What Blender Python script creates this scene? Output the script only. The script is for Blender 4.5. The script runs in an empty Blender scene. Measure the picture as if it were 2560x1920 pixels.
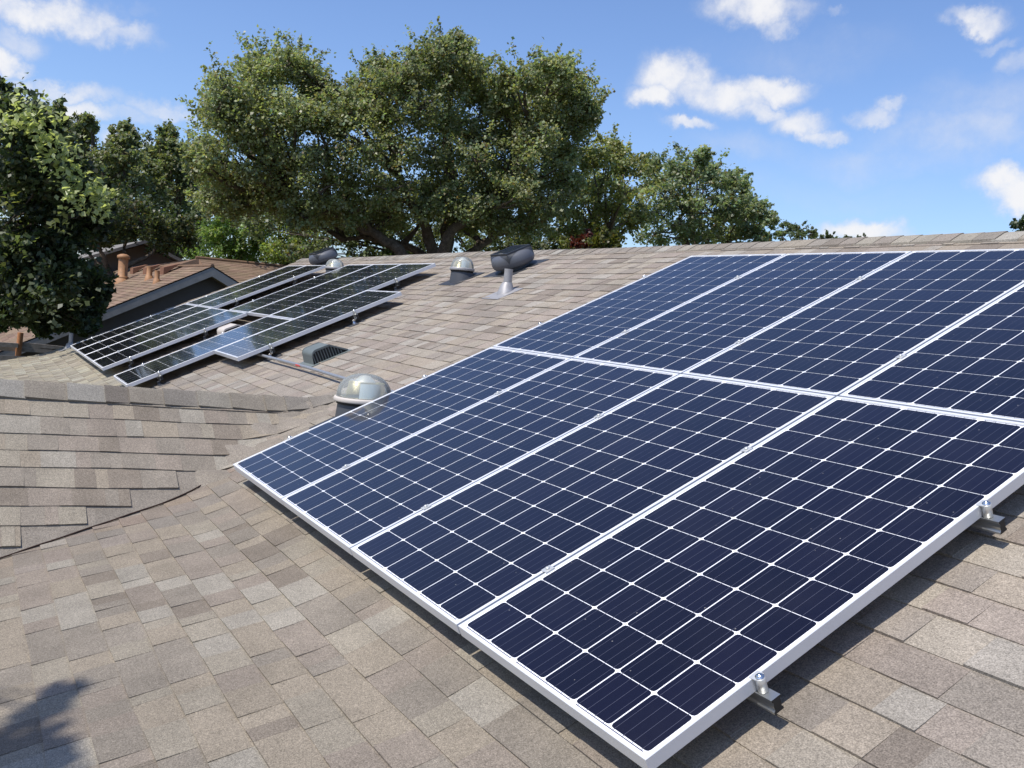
import bpy, bmesh, math, random
import numpy as np
from mathutils import Vector, Matrix

random.seed(7)
rng = np.random.default_rng(11)
scene = bpy.context.scene
COL = scene.collection
R = math.radians

# ------------------------------------------------------------------ camera
cam_d = bpy.data.cameras.new("Camera")
cam = bpy.data.objects.new("Camera", cam_d)
COL.objects.link(cam)
CAM = Vector((5.6326, -1.4452, 1.0428))
RW = np.array([[0.50962833, 0.85653302, 0.08142579],
               [0.10470713, 0.03219262, -0.99398192],
               [-0.85399964, 0.5150872, -0.07327884]])   # right, down, forward
rt, dn, fw = [Vector(r) for r in RW]
m = Matrix((rt, -dn, -fw)).transposed().to_4x4()
m.translation = CAM
cam.matrix_world = m
cam_d.sensor_width = 36.0
cam_d.lens = 2297.9 / 2560.0 * 36.0
cam_d.clip_start = 0.05
cam_d.clip_end = 5000.0
scene.camera = cam

# ------------------------------------------------------------------ light
SUN = Vector((0.055, -0.51, 0.86)).normalized()
SUN_EL = math.asin(SUN.z)
SUN_ROT = math.atan2(SUN.x, SUN.y)
sd = bpy.data.lights.new("sun", 'SUN')
sd.energy = 5.0
sd.angle = R(0.53)
sd.color = (1.0, 0.95, 0.87)
so = bpy.data.objects.new("sun", sd)
so.rotation_euler = SUN.to_track_quat('Z', 'Y').to_euler()
so.location = (0, 0, 30)
COL.objects.link(so)
scene.view_settings.view_transform = 'Standard'
scene.view_settings.look = 'None'
scene.view_settings.exposure = 0.0
scene.view_settings.gamma = 1.0
scene.cycles.max_bounces = 10
scene.cycles.transparent_max_bounces = 16


def direction(px, py):
    v = rt * ((px - 1280) / 2297.9) + dn * ((py - 960) / 2297.9) + fw
    return v.normalized()


def at(px, py, d):
    return CAM + direction(px, py) * d


def N(nt, kind, **kw):
    n = nt.nodes.new(kind)
    for k, v in kw.items():
        if k.startswith('i_'):
            key = k[2:]
            key = int(key) if key.isdigit() else key.replace('_', ' ')
            n.inputs[key].default_value = v
        else:
            setattr(n, k, v)
    return n


def build_world():
    w = bpy.data.worlds.new("World")
    scene.world = w
    w.use_nodes = True
    nt = w.node_tree
    nt.nodes.clear()
    L = nt.links.new
    out = N(nt, 'ShaderNodeOutputWorld')
    bg = N(nt, 'ShaderNodeBackground')
    sky = N(nt, 'ShaderNodeTexSky')
    sky.sky_type = 'NISHITA'
    sky.sun_disc = False
    sky.sun_elevation = SUN_EL
    sky.sun_rotation = SUN_ROT
    sky.altitude = 150
    sky.air_density = 1.0
    sky.dust_density = 1.0
    sky.ozone_density = 2.0
    tc = N(nt, 'ShaderNodeTexCoord')
    nz = N(nt, 'ShaderNodeTexNoise', i_Scale=11.0, i_Detail=10.0, i_Roughness=0.62)
    L(tc.outputs['Generated'], nz.inputs['Vector'])
    # gently push the cloud outlines about with noise
    sub = N(nt, 'ShaderNodeVectorMath', operation='SUBTRACT')
    L(nz.outputs['Color'], sub.inputs[0])
    sub.inputs[1].default_value = (0.5, 0.5, 0.5)
    mad = N(nt, 'ShaderNodeVectorMath', operation='MULTIPLY_ADD')
    L(sub.outputs[0], mad.inputs[0])
    mad.inputs[1].default_value = (0.085, 0.085, 0.085)
    L(tc.outputs['Generated'], mad.inputs[2])
    blobs = CLOUDS
    acc = None
    for (px, py, hw, hh, st) in blobs:
        d = direction(px, py)
        r = d.cross(Vector((0, 0, 1))).normalized()
        u = r.cross(d).normalized()
        a, b = hw / 2297.9, hh / 2297.9
        d1 = N(nt, 'ShaderNodeVectorMath', operation='DOT_PRODUCT')
        L(mad.outputs[0], d1.inputs[0])
        d1.inputs[1].default_value = r / a
        d2 = N(nt, 'ShaderNodeVectorMath', operation='DOT_PRODUCT')
        L(mad.outputs[0], d2.inputs[0])
        d2.inputs[1].default_value = u / b
        d3 = N(nt, 'ShaderNodeVectorMath', operation='DOT_PRODUCT')
        L(mad.outputs[0], d3.inputs[0])
        d3.inputs[1].default_value = d
        cb = N(nt, 'ShaderNodeCombineXYZ')
        L(d1.outputs['Value'], cb.inputs[0])
        L(d2.outputs['Value'], cb.inputs[1])
        ln = N(nt, 'ShaderNodeVectorMath', operation='LENGTH')
        L(cb.outputs[0], ln.inputs[0])
        mr = N(nt, 'ShaderNodeMapRange', interpolation_type='SMOOTHSTEP')
        mr.inputs['From Min'].default_value = 1.5
        mr.inputs['From Max'].default_value = 0.25
        mr.inputs['To Min'].default_value = 0.0
        mr.inputs['To Max'].default_value = st
        L(ln.outputs['Value'], mr.inputs['Value'])
        fr = N(nt, 'ShaderNodeMath', operation='GREATER_THAN')
        L(d3.outputs['Value'], fr.inputs[0])
        fr.inputs[1].default_value = 0.0
        ml = N(nt, 'ShaderNodeMath', operation='MULTIPLY')
        L(mr.outputs[0], ml.inputs[0])
        L(fr.outputs[0], ml.inputs[1])
        if acc is None:
            acc = ml.outputs[0]
        else:
            mx = N(nt, 'ShaderNodeMath', operation='MAXIMUM')
            L(acc, mx.inputs[0])
            L(ml.outputs[0], mx.inputs[1])
            acc = mx.outputs[0]
    nf = N(nt, 'ShaderNodeTexNoise', i_Scale=30.0, i_Detail=10.0, i_Roughness=0.60)
    L(tc.outputs['Generated'], nf.inputs['Vector'])
    k = N(nt, 'ShaderNodeMath', operation='MULTIPLY_ADD')
    L(nf.outputs['Fac'], k.inputs[0])
    k.inputs[1].default_value = 1.6
    k.inputs[2].default_value = -0.78
    k2 = N(nt, 'ShaderNodeMath', operation='MULTIPLY')      # noise only where there is cloud
    L(k.outputs[0], k2.inputs[0])
    L(acc, k2.inputs[1])
    ad = N(nt, 'ShaderNodeMath', operation='ADD')
    L(k2.outputs[0], ad.inputs[0])
    L(acc, ad.inputs[1])
    al = N(nt, 'ShaderNodeMapRange', interpolation_type='SMOOTHSTEP')
    al.inputs['From Min'].default_value = 0.04
    al.inputs['From Max'].default_value = 1.16
    al.inputs['To Max'].default_value = 0.97
    L(ad.outputs[0], al.inputs['Value'])
    # cloud body colour: slightly greyer where thin / in hollows
    cr = N(nt, 'ShaderNodeMix', data_type='RGBA')
    cr.inputs['A'].default_value = (4.7, 4.85, 5.4, 1)
    cr.inputs['B'].default_value = (6.2, 6.2, 6.35, 1)
    L(al.outputs[0], cr.inputs['Factor'])
    mixc = N(nt, 'ShaderNodeMix', data_type='RGBA')
    L(al.outputs[0], mixc.inputs['Factor'])
    tint = N(nt, 'ShaderNodeMix', data_type='RGBA', blend_type='MULTIPLY')
    tint.inputs['Factor'].default_value = 1.0
    L(sky.outputs[0], tint.inputs['A'])
    tint.inputs['B'].default_value = SKY_TINT
    L(tint.outputs['Result'], mixc.inputs['A'])
    L(cr.outputs['Result'], mixc.inputs['B'])
    L(mixc.outputs['Result'], bg.inputs['Color'])
    bg.inputs['Strength'].default_value = 0.15
    L(bg.outputs[0], out.inputs[0])
    w.cycles.sampling_method = 'MANUAL'
    w.cycles.sample_map_resolution = 512


SKY_TINT = (0.90, 1.0, 1.22, 1)
CLOUDS = [  # direction (given as picture position), half width, half height, density
    (1690, 200, 95, 55, 1.0), (1640, 255, 65, 32, 1.0), (1800, 235, 110, 50, 0.95), (1910, 210, 110, 38, 0.95),
    (1890, 275, 90, 30, 0.8), (2000, 300, 75, 36, 0.85), (2060, 330, 60, 22, 0.75), (1720, 325, 70, 17, 0.75),
    (1590, 235, 30, 22, 0.45), (1860, 380, 170, 45, 0.34),
    (1885, 10, 110, 45, 1.0), (1930, 62, 35, 28, 0.7), (2060, 32, 25, 12, 0.4), (2070, 75, 35, 14, 0.25),
    (2190, 285, 60, 24, 0.62), (2235, 262, 45, 18, 0.62), (2450, 55, 55, 26, 0.8), (2490, 105, 45, 16, 0.5),
    (2550, 160, 55, 28, 0.6), (2545, 470, 85, 44, 1.1), (2150, 580, 120, 36, 0.95), (2280, 592, 110, 22, 0.6),
    (2420, 340, 230, 70, 0.46), (2480, 250, 180, 70, 0.38), (2020, 130, 260, 70, 0.26), (2250, 400, 280, 50, 0.34), (2050, 480, 300, 50, 0.22),
    (80, 12, 150, 40, 0.95), (215, 52, 75, 32, 0.75), (300, 92, 75, 24, 0.6), (240, 88, 55, 20, 0.5),
    (40, 85, 60, 34, 0.6), (5, 145, 48, 42, 0.95), (140, 232, 120, 27, 0.8), (100, 276, 150, 28, 0.95),
    (30, 250, 80, 50, 0.5), (300, 298, 90, 22, 0.5), (390, 280, 110, 25, 0.6), (275, 365, 42, 28, 0.75),
    (345, 395, 40, 28, 0.6), (345, 52, 40, 14, 0.2),
    # cloud banks outside the frame (they show as reflections only)
    (3600, 300, 420, 160, 0.8), (900, -1500, 380, 150, 0.2), (4300, -200, 400, 160, 0.7), (-900, 250, 300, 120, 0.7),
]
build_world()

# ------------------------------------------------------------------ helpers


def tag(o, label=None, cat=None, group=None, kind=None):
    if label:
        o['label'] = label
    if cat:
        o['category'] = cat
    if group:
        o['group'] = group
    if kind:
        o['kind'] = kind
    return o


def empty(name, loc=(0, 0, 0), rot=None):
    o = bpy.data.objects.new(name, None)
    o.empty_display_size = 0.1
    o.location = loc
    if rot is not None:
        o.rotation_euler = rot
    COL.objects.link(o)
    return o


class MB:
    """collects vertices and faces, one tint per face"""

    def __init__(self):
        self.v, self.f, self.t, self.sm, self.mi = [], [], [], [], []

    def add(self, verts, faces, tint=(1, 1, 1), smooth=False, mi=0):
        b = len(self.v)
        self.v += [tuple(q) for q in verts]
        for f in faces:
            self.f.append(tuple(b + i for i in f))
            self.t.append(tint)
            self.sm.append(smooth)
            self.mi.append(mi)

    def box(self, x0, x1, y0, y1, z0, z1, tint=(1, 1, 1), M=None):
        vs = [(x, y, z) for z in (z0, z1) for y in (y0, y1) for x in (x0, x1)]
        if M is not None:
            vs = [M(*q) for q in vs]
        self.add(vs, [(0, 2, 3, 1), (4, 5, 7, 6), (0, 1, 5, 4), (1, 3, 7, 5), (3, 2, 6, 7), (2, 0, 4, 6)], tint)

    def tube(self, pts, rad, seg=12, cap=True, tint=(1, 1, 1)):
        pts = [Vector(p) for p in pts]
        if not hasattr(rad, '__len__'):
            rad = [rad] * len(pts)
        rings = []
        up = None
        for i, p in enumerate(pts):
            d = (pts[min(i + 1, len(pts) - 1)] - pts[max(i - 1, 0)]).normalized()
            if up is None:
                a = Vector((0, 0, 1)) if abs(d.z) < 0.9 else Vector((1, 0, 0))
                up = d.cross(a).normalized()
            up = (up - d * up.dot(d)).normalized()
            s = d.cross(up)
            rings.append([p + (up * math.cos(2 * math.pi * k / seg) + s * math.sin(2 * math.pi * k / seg)) * rad[i]
                          for k in range(seg)])
        vs = [q for r in rings for q in r]
        fs = []
        for i in range(len(pts) - 1):
            for k in range(seg):
                k2 = (k + 1) % seg
                fs.append((i * seg + k, i * seg + k2, (i + 1) * seg + k2, (i + 1) * seg + k))
        self.add(vs, fs, tint, True)
        if cap:
            self.add(rings[0], [tuple(reversed(range(seg)))], tint)
            self.add(rings[-1], [tuple(range(seg))], tint)

    def lathe(self, prof, seg=32, c=(0, 0, 0), tint=(1, 1, 1), M=None, close=False):
        vs = []
        for (r, z) in prof:
            for k in range(seg):
                a = 2 * math.pi * k / seg
                q = (c[0] + r * math.cos(a), c[1] + r * math.sin(a), c[2] + z)
                vs.append(M(*q) if M else q)
        fs = []
        for i in range(len(prof) - 1):
            for k in range(seg):
                k2 = (k + 1) % seg
                fs.append((i * seg + k, i * seg + k2, (i + 1) * seg + k2, (i + 1) * seg + k))
        self.add(vs, fs, tint, True)

    def build(self, name, mats, parent=None, tint=True):
        me = bpy.data.meshes.new(name)
        me.from_pydata(self.v, [], self.f)
        if not isinstance(mats, (list, tuple)):
            mats = [mats]
        for mm in mats:
            me.materials.append(mm)
        me.polygons.foreach_set('use_smooth', self.sm)
        me.polygons.foreach_set('material_index', self.mi)
        if tint:
            at_ = me.attributes.new('tint', 'FLOAT_COLOR', 'FACE')
            at_.data.foreach_set('color', np.array([(t[0], t[1], t[2], 1.0) for t in self.t], dtype=np.float32).ravel())
        me.update()
        o = bpy.data.objects.new(name, me)
        COL.objects.link(o)
        if parent is not None:
            o.parent = parent
            o.matrix_parent_inverse = Matrix.Identity(4)
        return o


# ------------------------------------------------------------------ materials
def principled(name, col, rough=0.6, metal=0.0, spec=0.5, coat=0.0, coat_rough=0.03, use_tint=False,
               noise=None, bump=None, **kw):
    mt = bpy.data.materials.new(name)
    mt.use_nodes = True
    nt = mt.node_tree
    b = nt.nodes['Principled BSDF']
    L = nt.links.new
    b.inputs['Base Color'].default_value = (*col, 1)
    b.inputs['Roughness'].default_value = rough
    b.inputs['Metallic'].default_value = metal
    b.inputs['Specular IOR Level'].default_value = spec
    b.inputs['Coat Weight'].default_value = coat
    b.inputs['Coat Roughness'].default_value = coat_rough
    for k, v in kw.items():
        b.inputs[k.replace('_', ' ')].default_value = v
    src = None
    if use_tint:
        a = N(nt, 'ShaderNodeAttribute', attribute_name='tint')
        src = a.outputs['Color']
    tc = N(nt, 'ShaderNodeTexCoord')
    if noise:
        for (sc, lo, hi) in noise:
            nz = N(nt, 'ShaderNodeTexNoise', i_Scale=sc, i_Detail=4.0, i_Roughness=0.65)
            L(tc.outputs['Object'], nz.inputs['Vector'])
            mr = N(nt, 'ShaderNodeMapRange')
            mr.inputs['From Min'].default_value = 0.3
            mr.inputs['From Max'].default_value = 0.7
            mr.inputs['To Min'].default_value = lo
            mr.inputs['To Max'].default_value = hi
            L(nz.outputs['Fac'], mr.inputs['Value'])
            mx = N(nt, 'ShaderNodeMix', data_type='RGBA', blend_type='MULTIPLY')
            mx.inputs['Factor'].default_value = 1.0
            if src is None:
                mx.inputs['A'].default_value = (*col, 1)
            else:
                L(src, mx.inputs['A'])
            L(mr.outputs[0], mx.inputs['B'])
            src = mx.outputs['Result']
    if src is not None:
        L(src, b.inputs['Base Color'])
    if bump:
        nz = N(nt, 'ShaderNodeTexNoise', i_Scale=bump[0], i_Detail=3.0)
        L(tc.outputs['Object'], nz.inputs['Vector'])
        bp = N(nt, 'ShaderNodeBump', i_Strength=bump[1], i_Distance=bump[2])
        L(nz.outputs['Fac'], bp.inputs['Height'])
        L(bp.outputs[0], b.inputs['Normal'])
    return mt


M_SHINGLE = principled('asphalt_shingle', (0.3, 0.26, 0.22), 0.93, spec=0.25, use_tint=True,
                       noise=[(230.0, 0.50, 1.50), (90.0, 0.80, 1.20), (6.0, 0.88, 1.10), (0.7, 0.92, 1.07)],
                       bump=(300.0, 0.55, 0.004))
M_ALU = principled('anodised_aluminium', (0.72, 0.725, 0.74), 0.42, metal=0.25, spec=0.5)
M_CLAMP = principled('clamp_aluminium', (0.62, 0.62, 0.60), 0.38, metal=0.5)
M_RAIL = principled('mill_aluminium', (0.42, 0.43, 0.43), 0.33, metal=0.85)
M_STEEL = principled('bright_steel', (0.72, 0.72, 0.73), 0.25, metal=1.0)
M_BACK = principled('white_backsheet', (0.92, 0.92, 0.94), 0.45, coat=1.0, coat_rough=0.05)
M_CELL = principled('blue_black_cell', (0.010, 0.011, 0.045), 0.35, spec=0.15, coat=1.0, coat_rough=0.05,
                    use_tint=True, Coat_IOR=1.28)
M_CELLB = principled('black_cell', (0.008, 0.009, 0.014), 0.35, spec=0.15, coat=1.0, coat_rough=0.055, use_tint=True, Coat_IOR=1.4)
M_BUS = principled('busbar_metal', (0.075, 0.075, 0.105), 0.4, metal=0.2, coat=1.0, coat_rough=0.05)
M_DARK = principled('dark_grey_metal', (0.036, 0.038, 0.043), 0.45, spec=0.5, noise=[(8.0, 0.85, 1.2)])
M_FAN = principled('slate_grey_plastic', (0.092, 0.097, 0.112), 0.45)
M_DARKM = principled('charcoal_plastic', (0.055, 0.058, 0.066), 0.5, noise=[(14.0, 0.9, 1.12)])
M_BLACK = principled('black_gasket', (0.012, 0.012, 0.013), 0.6)
M_PIPE = principled('grey_lead_pipe', (0.33, 0.32, 0.32), 0.5, metal=0.25, noise=[(20.0, 0.85, 1.15)])
M_VENT = principled('grey_green_painted_metal', (0.135, 0.155, 0.15), 0.5, noise=[(10.0, 0.9, 1.1)])
M_BEIGE = principled('beige_painted_metal', (0.52, 0.47, 0.42), 0.55)
M_GALV = principled('galvanised_conduit', (0.34, 0.35, 0.37), 0.42, metal=0.5, noise=[(30.0, 0.8, 1.15)])
M_RED = principled('red_tape', (0.55, 0.06, 0.05), 0.5)
M_STUCCO = principled('taupe_siding', (0.105, 0.088, 0.078), 0.85, noise=[(3.0, 0.9, 1.1)])
M_TRIM = principled('grey_trim_paint', (0.42, 0.41, 0.39), 0.6, noise=[(6.0, 0.9, 1.06)])
M_TRIMW = principled('pale_trim_paint', (0.27, 0.25, 0.225), 0.65, noise=[(5.0, 0.85, 1.1)])
M_BROWN = principled('brown_shingle', (0.20, 0.135, 0.09), 0.9, spec=0.2, use_tint=True,
                     noise=[(60.0, 0.75, 1.25), (1.2, 0.85, 1.12)])
M_RUST = principled('terracotta_flue', (0.33, 0.165, 0.072), 0.65, noise=[(12.0, 0.75, 1.2)])
M_WOOD = principled('weathered_wood', (0.27, 0.23, 0.19), 0.85, noise=[(9.0, 0.7, 1.2)])
M_ORANGE = principled('orange_stained_wood', (0.42, 0.17, 0.06), 0.7, noise=[(12.0, 0.75, 1.15)])
M_BARK = principled('oak_bark', (0.11, 0.088, 0.07), 0.95, spec=0.15, noise=[(9.0, 0.55, 1.5), (40.0, 0.7, 1.3)],
                    bump=(18.0, 0.8, 0.03))
M_GROUND = principled('dry_lawn', (0.085, 0.088, 0.035), 0.95, spec=0.1, noise=[(0.5, 0.7, 1.3), (8.0, 0.7, 1.3)])
M_SILVER = principled('mirror_reflector', (0.86, 0.82, 0.66), 0.30, metal=0.75)
M_GREYROOF = principled('grey_shingle', (0.2, 0.185, 0.165), 0.9, spec=0.2, noise=[(3.0, 0.85, 1.15)])


def glass_mat():
    mt = bpy.data.materials.new('clear_acrylic')
    mt.use_nodes = True
    nt = mt.node_tree
    nt.nodes.clear()
    out = N(nt, 'ShaderNodeOutputMaterial')
    tr = N(nt, 'ShaderNodeBsdfTransparent')
    tr.inputs[0].default_value = (0.96, 0.975, 0.965, 1)
    gl = N(nt, 'ShaderNodeBsdfGlossy', i_Roughness=0.06)
    df = N(nt, 'ShaderNodeBsdfDiffuse')
    df.inputs[0].default_value = (0.85, 0.88, 0.86, 1)
    lw = N(nt, 'ShaderNodeLayerWeight', i_Blend=0.16)
    m1 = N(nt, 'ShaderNodeMixShader')
    m2 = N(nt, 'ShaderNodeMixShader', i_0=0.20)
    nt.links.new(lw.outputs['Fresnel'], m1.inputs[0])
    nt.links.new(tr.outputs[0], m1.inputs[1])
    nt.links.new(gl.outputs[0], m1.inputs[2])
    nt.links.new(m1.outputs[0], m2.inputs[1])
    nt.links.new(df.outputs[0], m2.inputs[2])
    nt.links.new(m2.outputs[0], out.inputs[0])
    return mt


M_GLASS = glass_mat()


def leaf_mat(name, rough=0.42, trans=0.5, spec=0.5):
    mt = bpy.data.materials.new(name)
    mt.use_nodes = True
    nt = mt.node_tree
    nt.nodes.clear()
    out = N(nt, 'ShaderNodeOutputMaterial')
    a = N(nt, 'ShaderNodeAttribute', attribute_name='tint')
    p = N(nt, 'ShaderNodeBsdfPrincipled', i_Roughness=rough)
    p.inputs['Specular IOR Level'].default_value = spec
    t = N(nt, 'ShaderNodeBsdfTranslucent')
    mx = N(nt, 'ShaderNodeMix', data_type='RGBA', blend_type='MULTIPLY')
    mx.inputs['Factor'].default_value = 1.0
    mx.inputs['B'].default_value = (1.25, 1.3, 0.6, 1)
    ms = N(nt, 'ShaderNodeMixShader', i_0=trans)
    L = nt.links.new
    L(a.outputs['Color'], p.inputs['Base Color'])
    L(a.outputs['Color'], mx.inputs['A'])
    L(mx.outputs['Result'], t.inputs['Color'])
    L(p.outputs[0], ms.inputs[1])
    L(t.outputs[0], ms.inputs[2])
    L(ms.outputs[0], out.inputs[0])
    return mt


M_LEAF = leaf_mat('oak_leaves')



def dusty(mt, amount):
    """fine dust specks and faint smears on the glass, different on every panel"""
    nt = mt.node_tree
    L = nt.links.new
    b = nt.nodes['Principled BSDF']
    tc = N(nt, 'ShaderNodeTexCoord')
    oi = N(nt, 'ShaderNodeObjectInfo')
    off = N(nt, 'ShaderNodeVectorMath', operation='MULTIPLY_ADD')
    L(oi.outputs['Location'], off.inputs[0])
    off.inputs[1].default_value = (3.1, 2.3, 1.7)
    L(tc.outputs['Object'], off.inputs[2])
    vo = N(nt, 'ShaderNodeTexVoronoi', i_Scale=17.0)
    L(off.outputs[0], vo.inputs['Vector'])
    mr = N(nt, 'ShaderNodeMapRange')
    mr.inputs['From Min'].default_value = 0.050
    mr.inputs['From Max'].default_value = 0.030
    mr.inputs['To Max'].default_value = 0.55
    L(vo.outputs['Distance'], mr.inputs['Value'])
    nz = N(nt, 'ShaderNodeTexNoise', i_Scale=2.2, i_Detail=5.0, i_Roughness=0.7)
    L(off.outputs[0], nz.inputs['Vector'])
    m2 = N(nt, 'ShaderNodeMapRange')
    m2.inputs['From Min'].default_value = 0.45
    m2.inputs['From Max'].default_value = 0.80
    m2.inputs['To Max'].default_value = amount
    L(nz.outputs['Fac'], m2.inputs['Value'])
    mx = N(nt, 'ShaderNodeMath', operation='MAXIMUM')
    L(mr.outputs[0], mx.inputs[0])
    L(m2.outputs[0], mx.inputs[1])
    src = b.inputs['Base Color'].links[0].from_socket
    mc = N(nt, 'ShaderNodeMix', data_type='RGBA')
    L(mx.outputs[0], mc.inputs['Factor'])
    L(src, mc.inputs['A'])
    mc.inputs['B'].default_value = (0.36, 0.34, 0.31, 1)
    L(mc.outputs['Result'], b.inputs['Base Color'])
    m3 = N(nt, 'ShaderNodeMapRange')
    m3.inputs['From Min'].default_value = 0.3
    m3.inputs['From Max'].default_value = 0.75
    m3.inputs['To Min'].default_value = 0.03
    m3.inputs['To Max'].default_value = 0.11
    L(nz.outputs['Fac'], m3.inputs['Value'])
    L(m3.outputs[0], b.inputs['Coat Roughness'])


dusty(M_CELL, 0.018)
dusty(M_CELLB, 0.03)

# ------------------------------------------------------------------ roof geometry
PITCH = R(25.0)
CA, SA = math.cos(PITCH), math.sin(PITCH)
RN = -0.14          # roof surface below the panel tops, along the roof normal
V_RIDGE = 4.56
X_L, X_R = -11.95, 9.5
LOW = 0.235          # slope of the flatter lower skirt


def P(u, v, n=0.0):
    return Vector((u, v * CA - n * SA, v * SA + n * CA))


# profile of the main slope in the YZ plane, as a table over arc length s (s = v on the steep part)
_s = np.linspace(-3.2, V_RIDGE + 0.02, 1200)
_y = np.zeros_like(_s)
_z = np.zeros_like(_s)


def _slope(y):
    t = min(max((y - (-0.42)) / (0.02 + 0.42), 0.0), 1.0)
    t = t * t * (3 - 2 * t)
    return LOW + (math.tan(PITCH) - LOW) * t


i0 = int(np.argmin(abs(_s - 0.3)))
p0 = P(0, _s[i0], RN)
_y[i0], _z[i0] = p0.y, p0.z
for i in range(i0 + 1, len(_s)):
    ds = _s[i] - _s[i - 1]
    _y[i] = _y[i - 1] + ds * CA
    _z[i] = _z[i - 1] + ds * SA
for i in range(i0 - 1, -1, -1):
    ds = _s[i + 1] - _s[i]
    k = _slope(_y[i + 1])
    c = 1 / math.sqrt(1 + k * k)
    _y[i] = _y[i + 1] - ds * c
    _z[i] = _z[i + 1] - ds * c * k
_ty = np.gradient(_y, _s)
_tz = np.gradient(_z, _s)


def Q(x, s, h=0.0):
    y = float(np.interp(s, _s, _y))
    z = float(np.interp(s, _s, _z))
    ty = float(np.interp(s, _s, _ty))
    tz = float(np.interp(s, _s, _tz))
    return Vector((x, y - tz * h, z + ty * h))


# gable wing in front: near slope plane Z = G0 - GS*X + GT*Y, ridge at XG
GS, GT, XG = 0.80, -0.035, -0.98
G0 = -0.454
G_C = 1 / math.sqrt(1 + GS * GS)


def main_z(y):
    return float(np.interp(y, _y, _z))


def G(t, y, h=0.0, side=1):
    """t down the slope from the ridge; near the main roof the courses sweep up onto it (woven valley)"""
    x = XG + side * t * G_C
    z = G0 - GS * XG + GT * y - t * G_C * GS
    k = 0.13 * min(max((y - 0.0) / 0.4, 0.0), 1.0)
    if k > 0.001 and side > 0:
        mz = main_z(y) + 0.004
        d = z - mz
        hh = max(k - abs(d), 0.0) / k
        z = max(z, mz) + hh * hh * k * 0.25
    return Vector((x + side * h * GS * G_C, y, z + h * G_C))


def g_valley(t, k=0.0):
    """y where the course at depth t meets the main roof"""
    x = XG + t * G_C
    lo, hi = -4.0, 1.2
    for _ in range(30):
        m_ = 0.5 * (lo + hi)
        if G0 - GS * x + GT * m_ > main_z(m_):
            lo = m_
        else:
            hi = m_
    return lo


PALETTE = [((0.217, 0.189, 0.151), 5), ((0.192, 0.171, 0.144), 6), ((0.240, 0.222, 0.190), 2.0),
           ((0.166, 0.143, 0.118), 2.0), ((0.205, 0.177, 0.149), 4), ((0.228, 0.205, 0.167), 3)]
_pc = [p[0] for p in PALETTE]
_pw = [p[1] for p in PALETTE]


def shingle_col(f=1.0):
    c = random.choices(_pc, _pw)[0]
    j = random.uniform(0.93, 1.07) * f
    return (c[0] * j, c[1] * j, c[2] * j)


def wob(x, k, ph):
    return (math.sin(x * 1.3 + k * 2.1 + ph) + 0.6 * math.sin(x * 3.1 + k * 4.7 + ph * 2) + 0.35 * math.sin(x * 7.7 + k * 1.9))


def shingle_field(mb, F, a0, a1, b0, b1, expo, phase, thick=(0.0050, 0.0092), tintf=None, wid=(0.07, 0.25), end=None, wav=0.0045):
    """F(a, b, h): a along the course, b up the slope. Each course is a row of tabs of random width,
    some doubled in thickness, every tab a slab whose butt end stands proud of the course below."""
    k0 = int(math.floor((b0 - phase) / expo))
    k1 = int(math.ceil((b1 - phase) / expo))
    for k in range(k0, k1):
        s0 = phase + k * expo
        s1 = s0 + expo
        if s1 < b0 or s0 > b1:
            continue
        a = a0 - random.uniform(0, 0.2)
        hi = random.random() < 0.5
        a1k = a1 if end is None else min(a1, end(s0))
        while a < a1k:
            w = random.uniform(*wid)
            e = min(a + w, a1k)
            h = thick[1] if hi else thick[0]
            h += random.uniform(-0.0008, 0.0012)
            hi = (not hi) if random.random() < 0.85 else hi
            c = shingle_col()
            if tintf:
                f = tintf(0.5 * (a + e), 0.5 * (s0 + s1))
                c = tuple(c[i] * f[i] for i in range(3))
            ja, je = wav * wob(a, k, 0.0), wav * wob(e, k, 0.0)
            la = h + 0.0012 * wob(a, k, 3.0)
            le = h + 0.0012 * wob(e, k, 3.0)
            sb = max(s0, b0)
            st = min(s1 + 0.010, b1 + 0.010)
            sm = 0.5 * (sb + st)
            A = max(a, a0)
            v = [F(A, sb + ja, -0.004), F(e, sb + je, -0.004), F(A, sb + ja, la), F(e, sb + je, le),
                 F(A, sm, la * 0.55), F(e, sm, le * 0.55), F(A, st, la * 0.12), F(e, st, le * 0.12),
                 F(A, sm, -0.004), F(e, sm, -0.004), F(A, st, -0.004), F(e, st, -0.004)]
            fs = [(0, 1, 3, 2), (2, 3, 5, 4), (4, 5, 7, 6), (0, 2, 4, 8), (8, 4, 6, 10), (1, 9, 5, 3), (9, 11, 7, 5)]
            mb.add(v, fs, c)
            a = e
    return mb


# ------------------------------------------------------------------ our house
GROUND_Z = -3.1
house = empty('house', (-1.0, 0.0, GROUND_Z))
tag(house, 'tan shingled house roof carrying the solar panels, with a gable wing', 'house')


def hp(mb, name, mats, parent=None):
    """build a part of the house from world coordinates"""
    o = mb.build(name, mats, parent if parent is not None else house)
    base = Vector(house.location)
    o.location = -base if parent is None else (0, 0, 0)
    return o


S_EAVE = -2.35


def main_tint(x, s):
    f = [1.05, 1.02, 0.975]
    # reddish wash-off along the valley; brighter light on the upper slope painted in
    if s < 0.2:
        vx = 0.12 - (s + 1.35) * 0.33
        d = abs(x - vx)
        if d < 0.45:
            t = (1 - d / 0.45) * random.uniform(0.2, 1.0)
            f = [1 - 0.02 * t, 1 - 0.13 * t, 1 - 0.2 * t]
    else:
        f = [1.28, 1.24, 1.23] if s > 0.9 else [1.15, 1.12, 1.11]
    if x < -5 and s < 0.25:
        f = [1.30, 1.31, 1.20]
    return f


mb = MB()
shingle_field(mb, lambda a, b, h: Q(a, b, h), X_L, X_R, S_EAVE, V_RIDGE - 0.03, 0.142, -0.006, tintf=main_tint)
roof = hp(mb, 'roof', M_SHINGLE)

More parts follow.
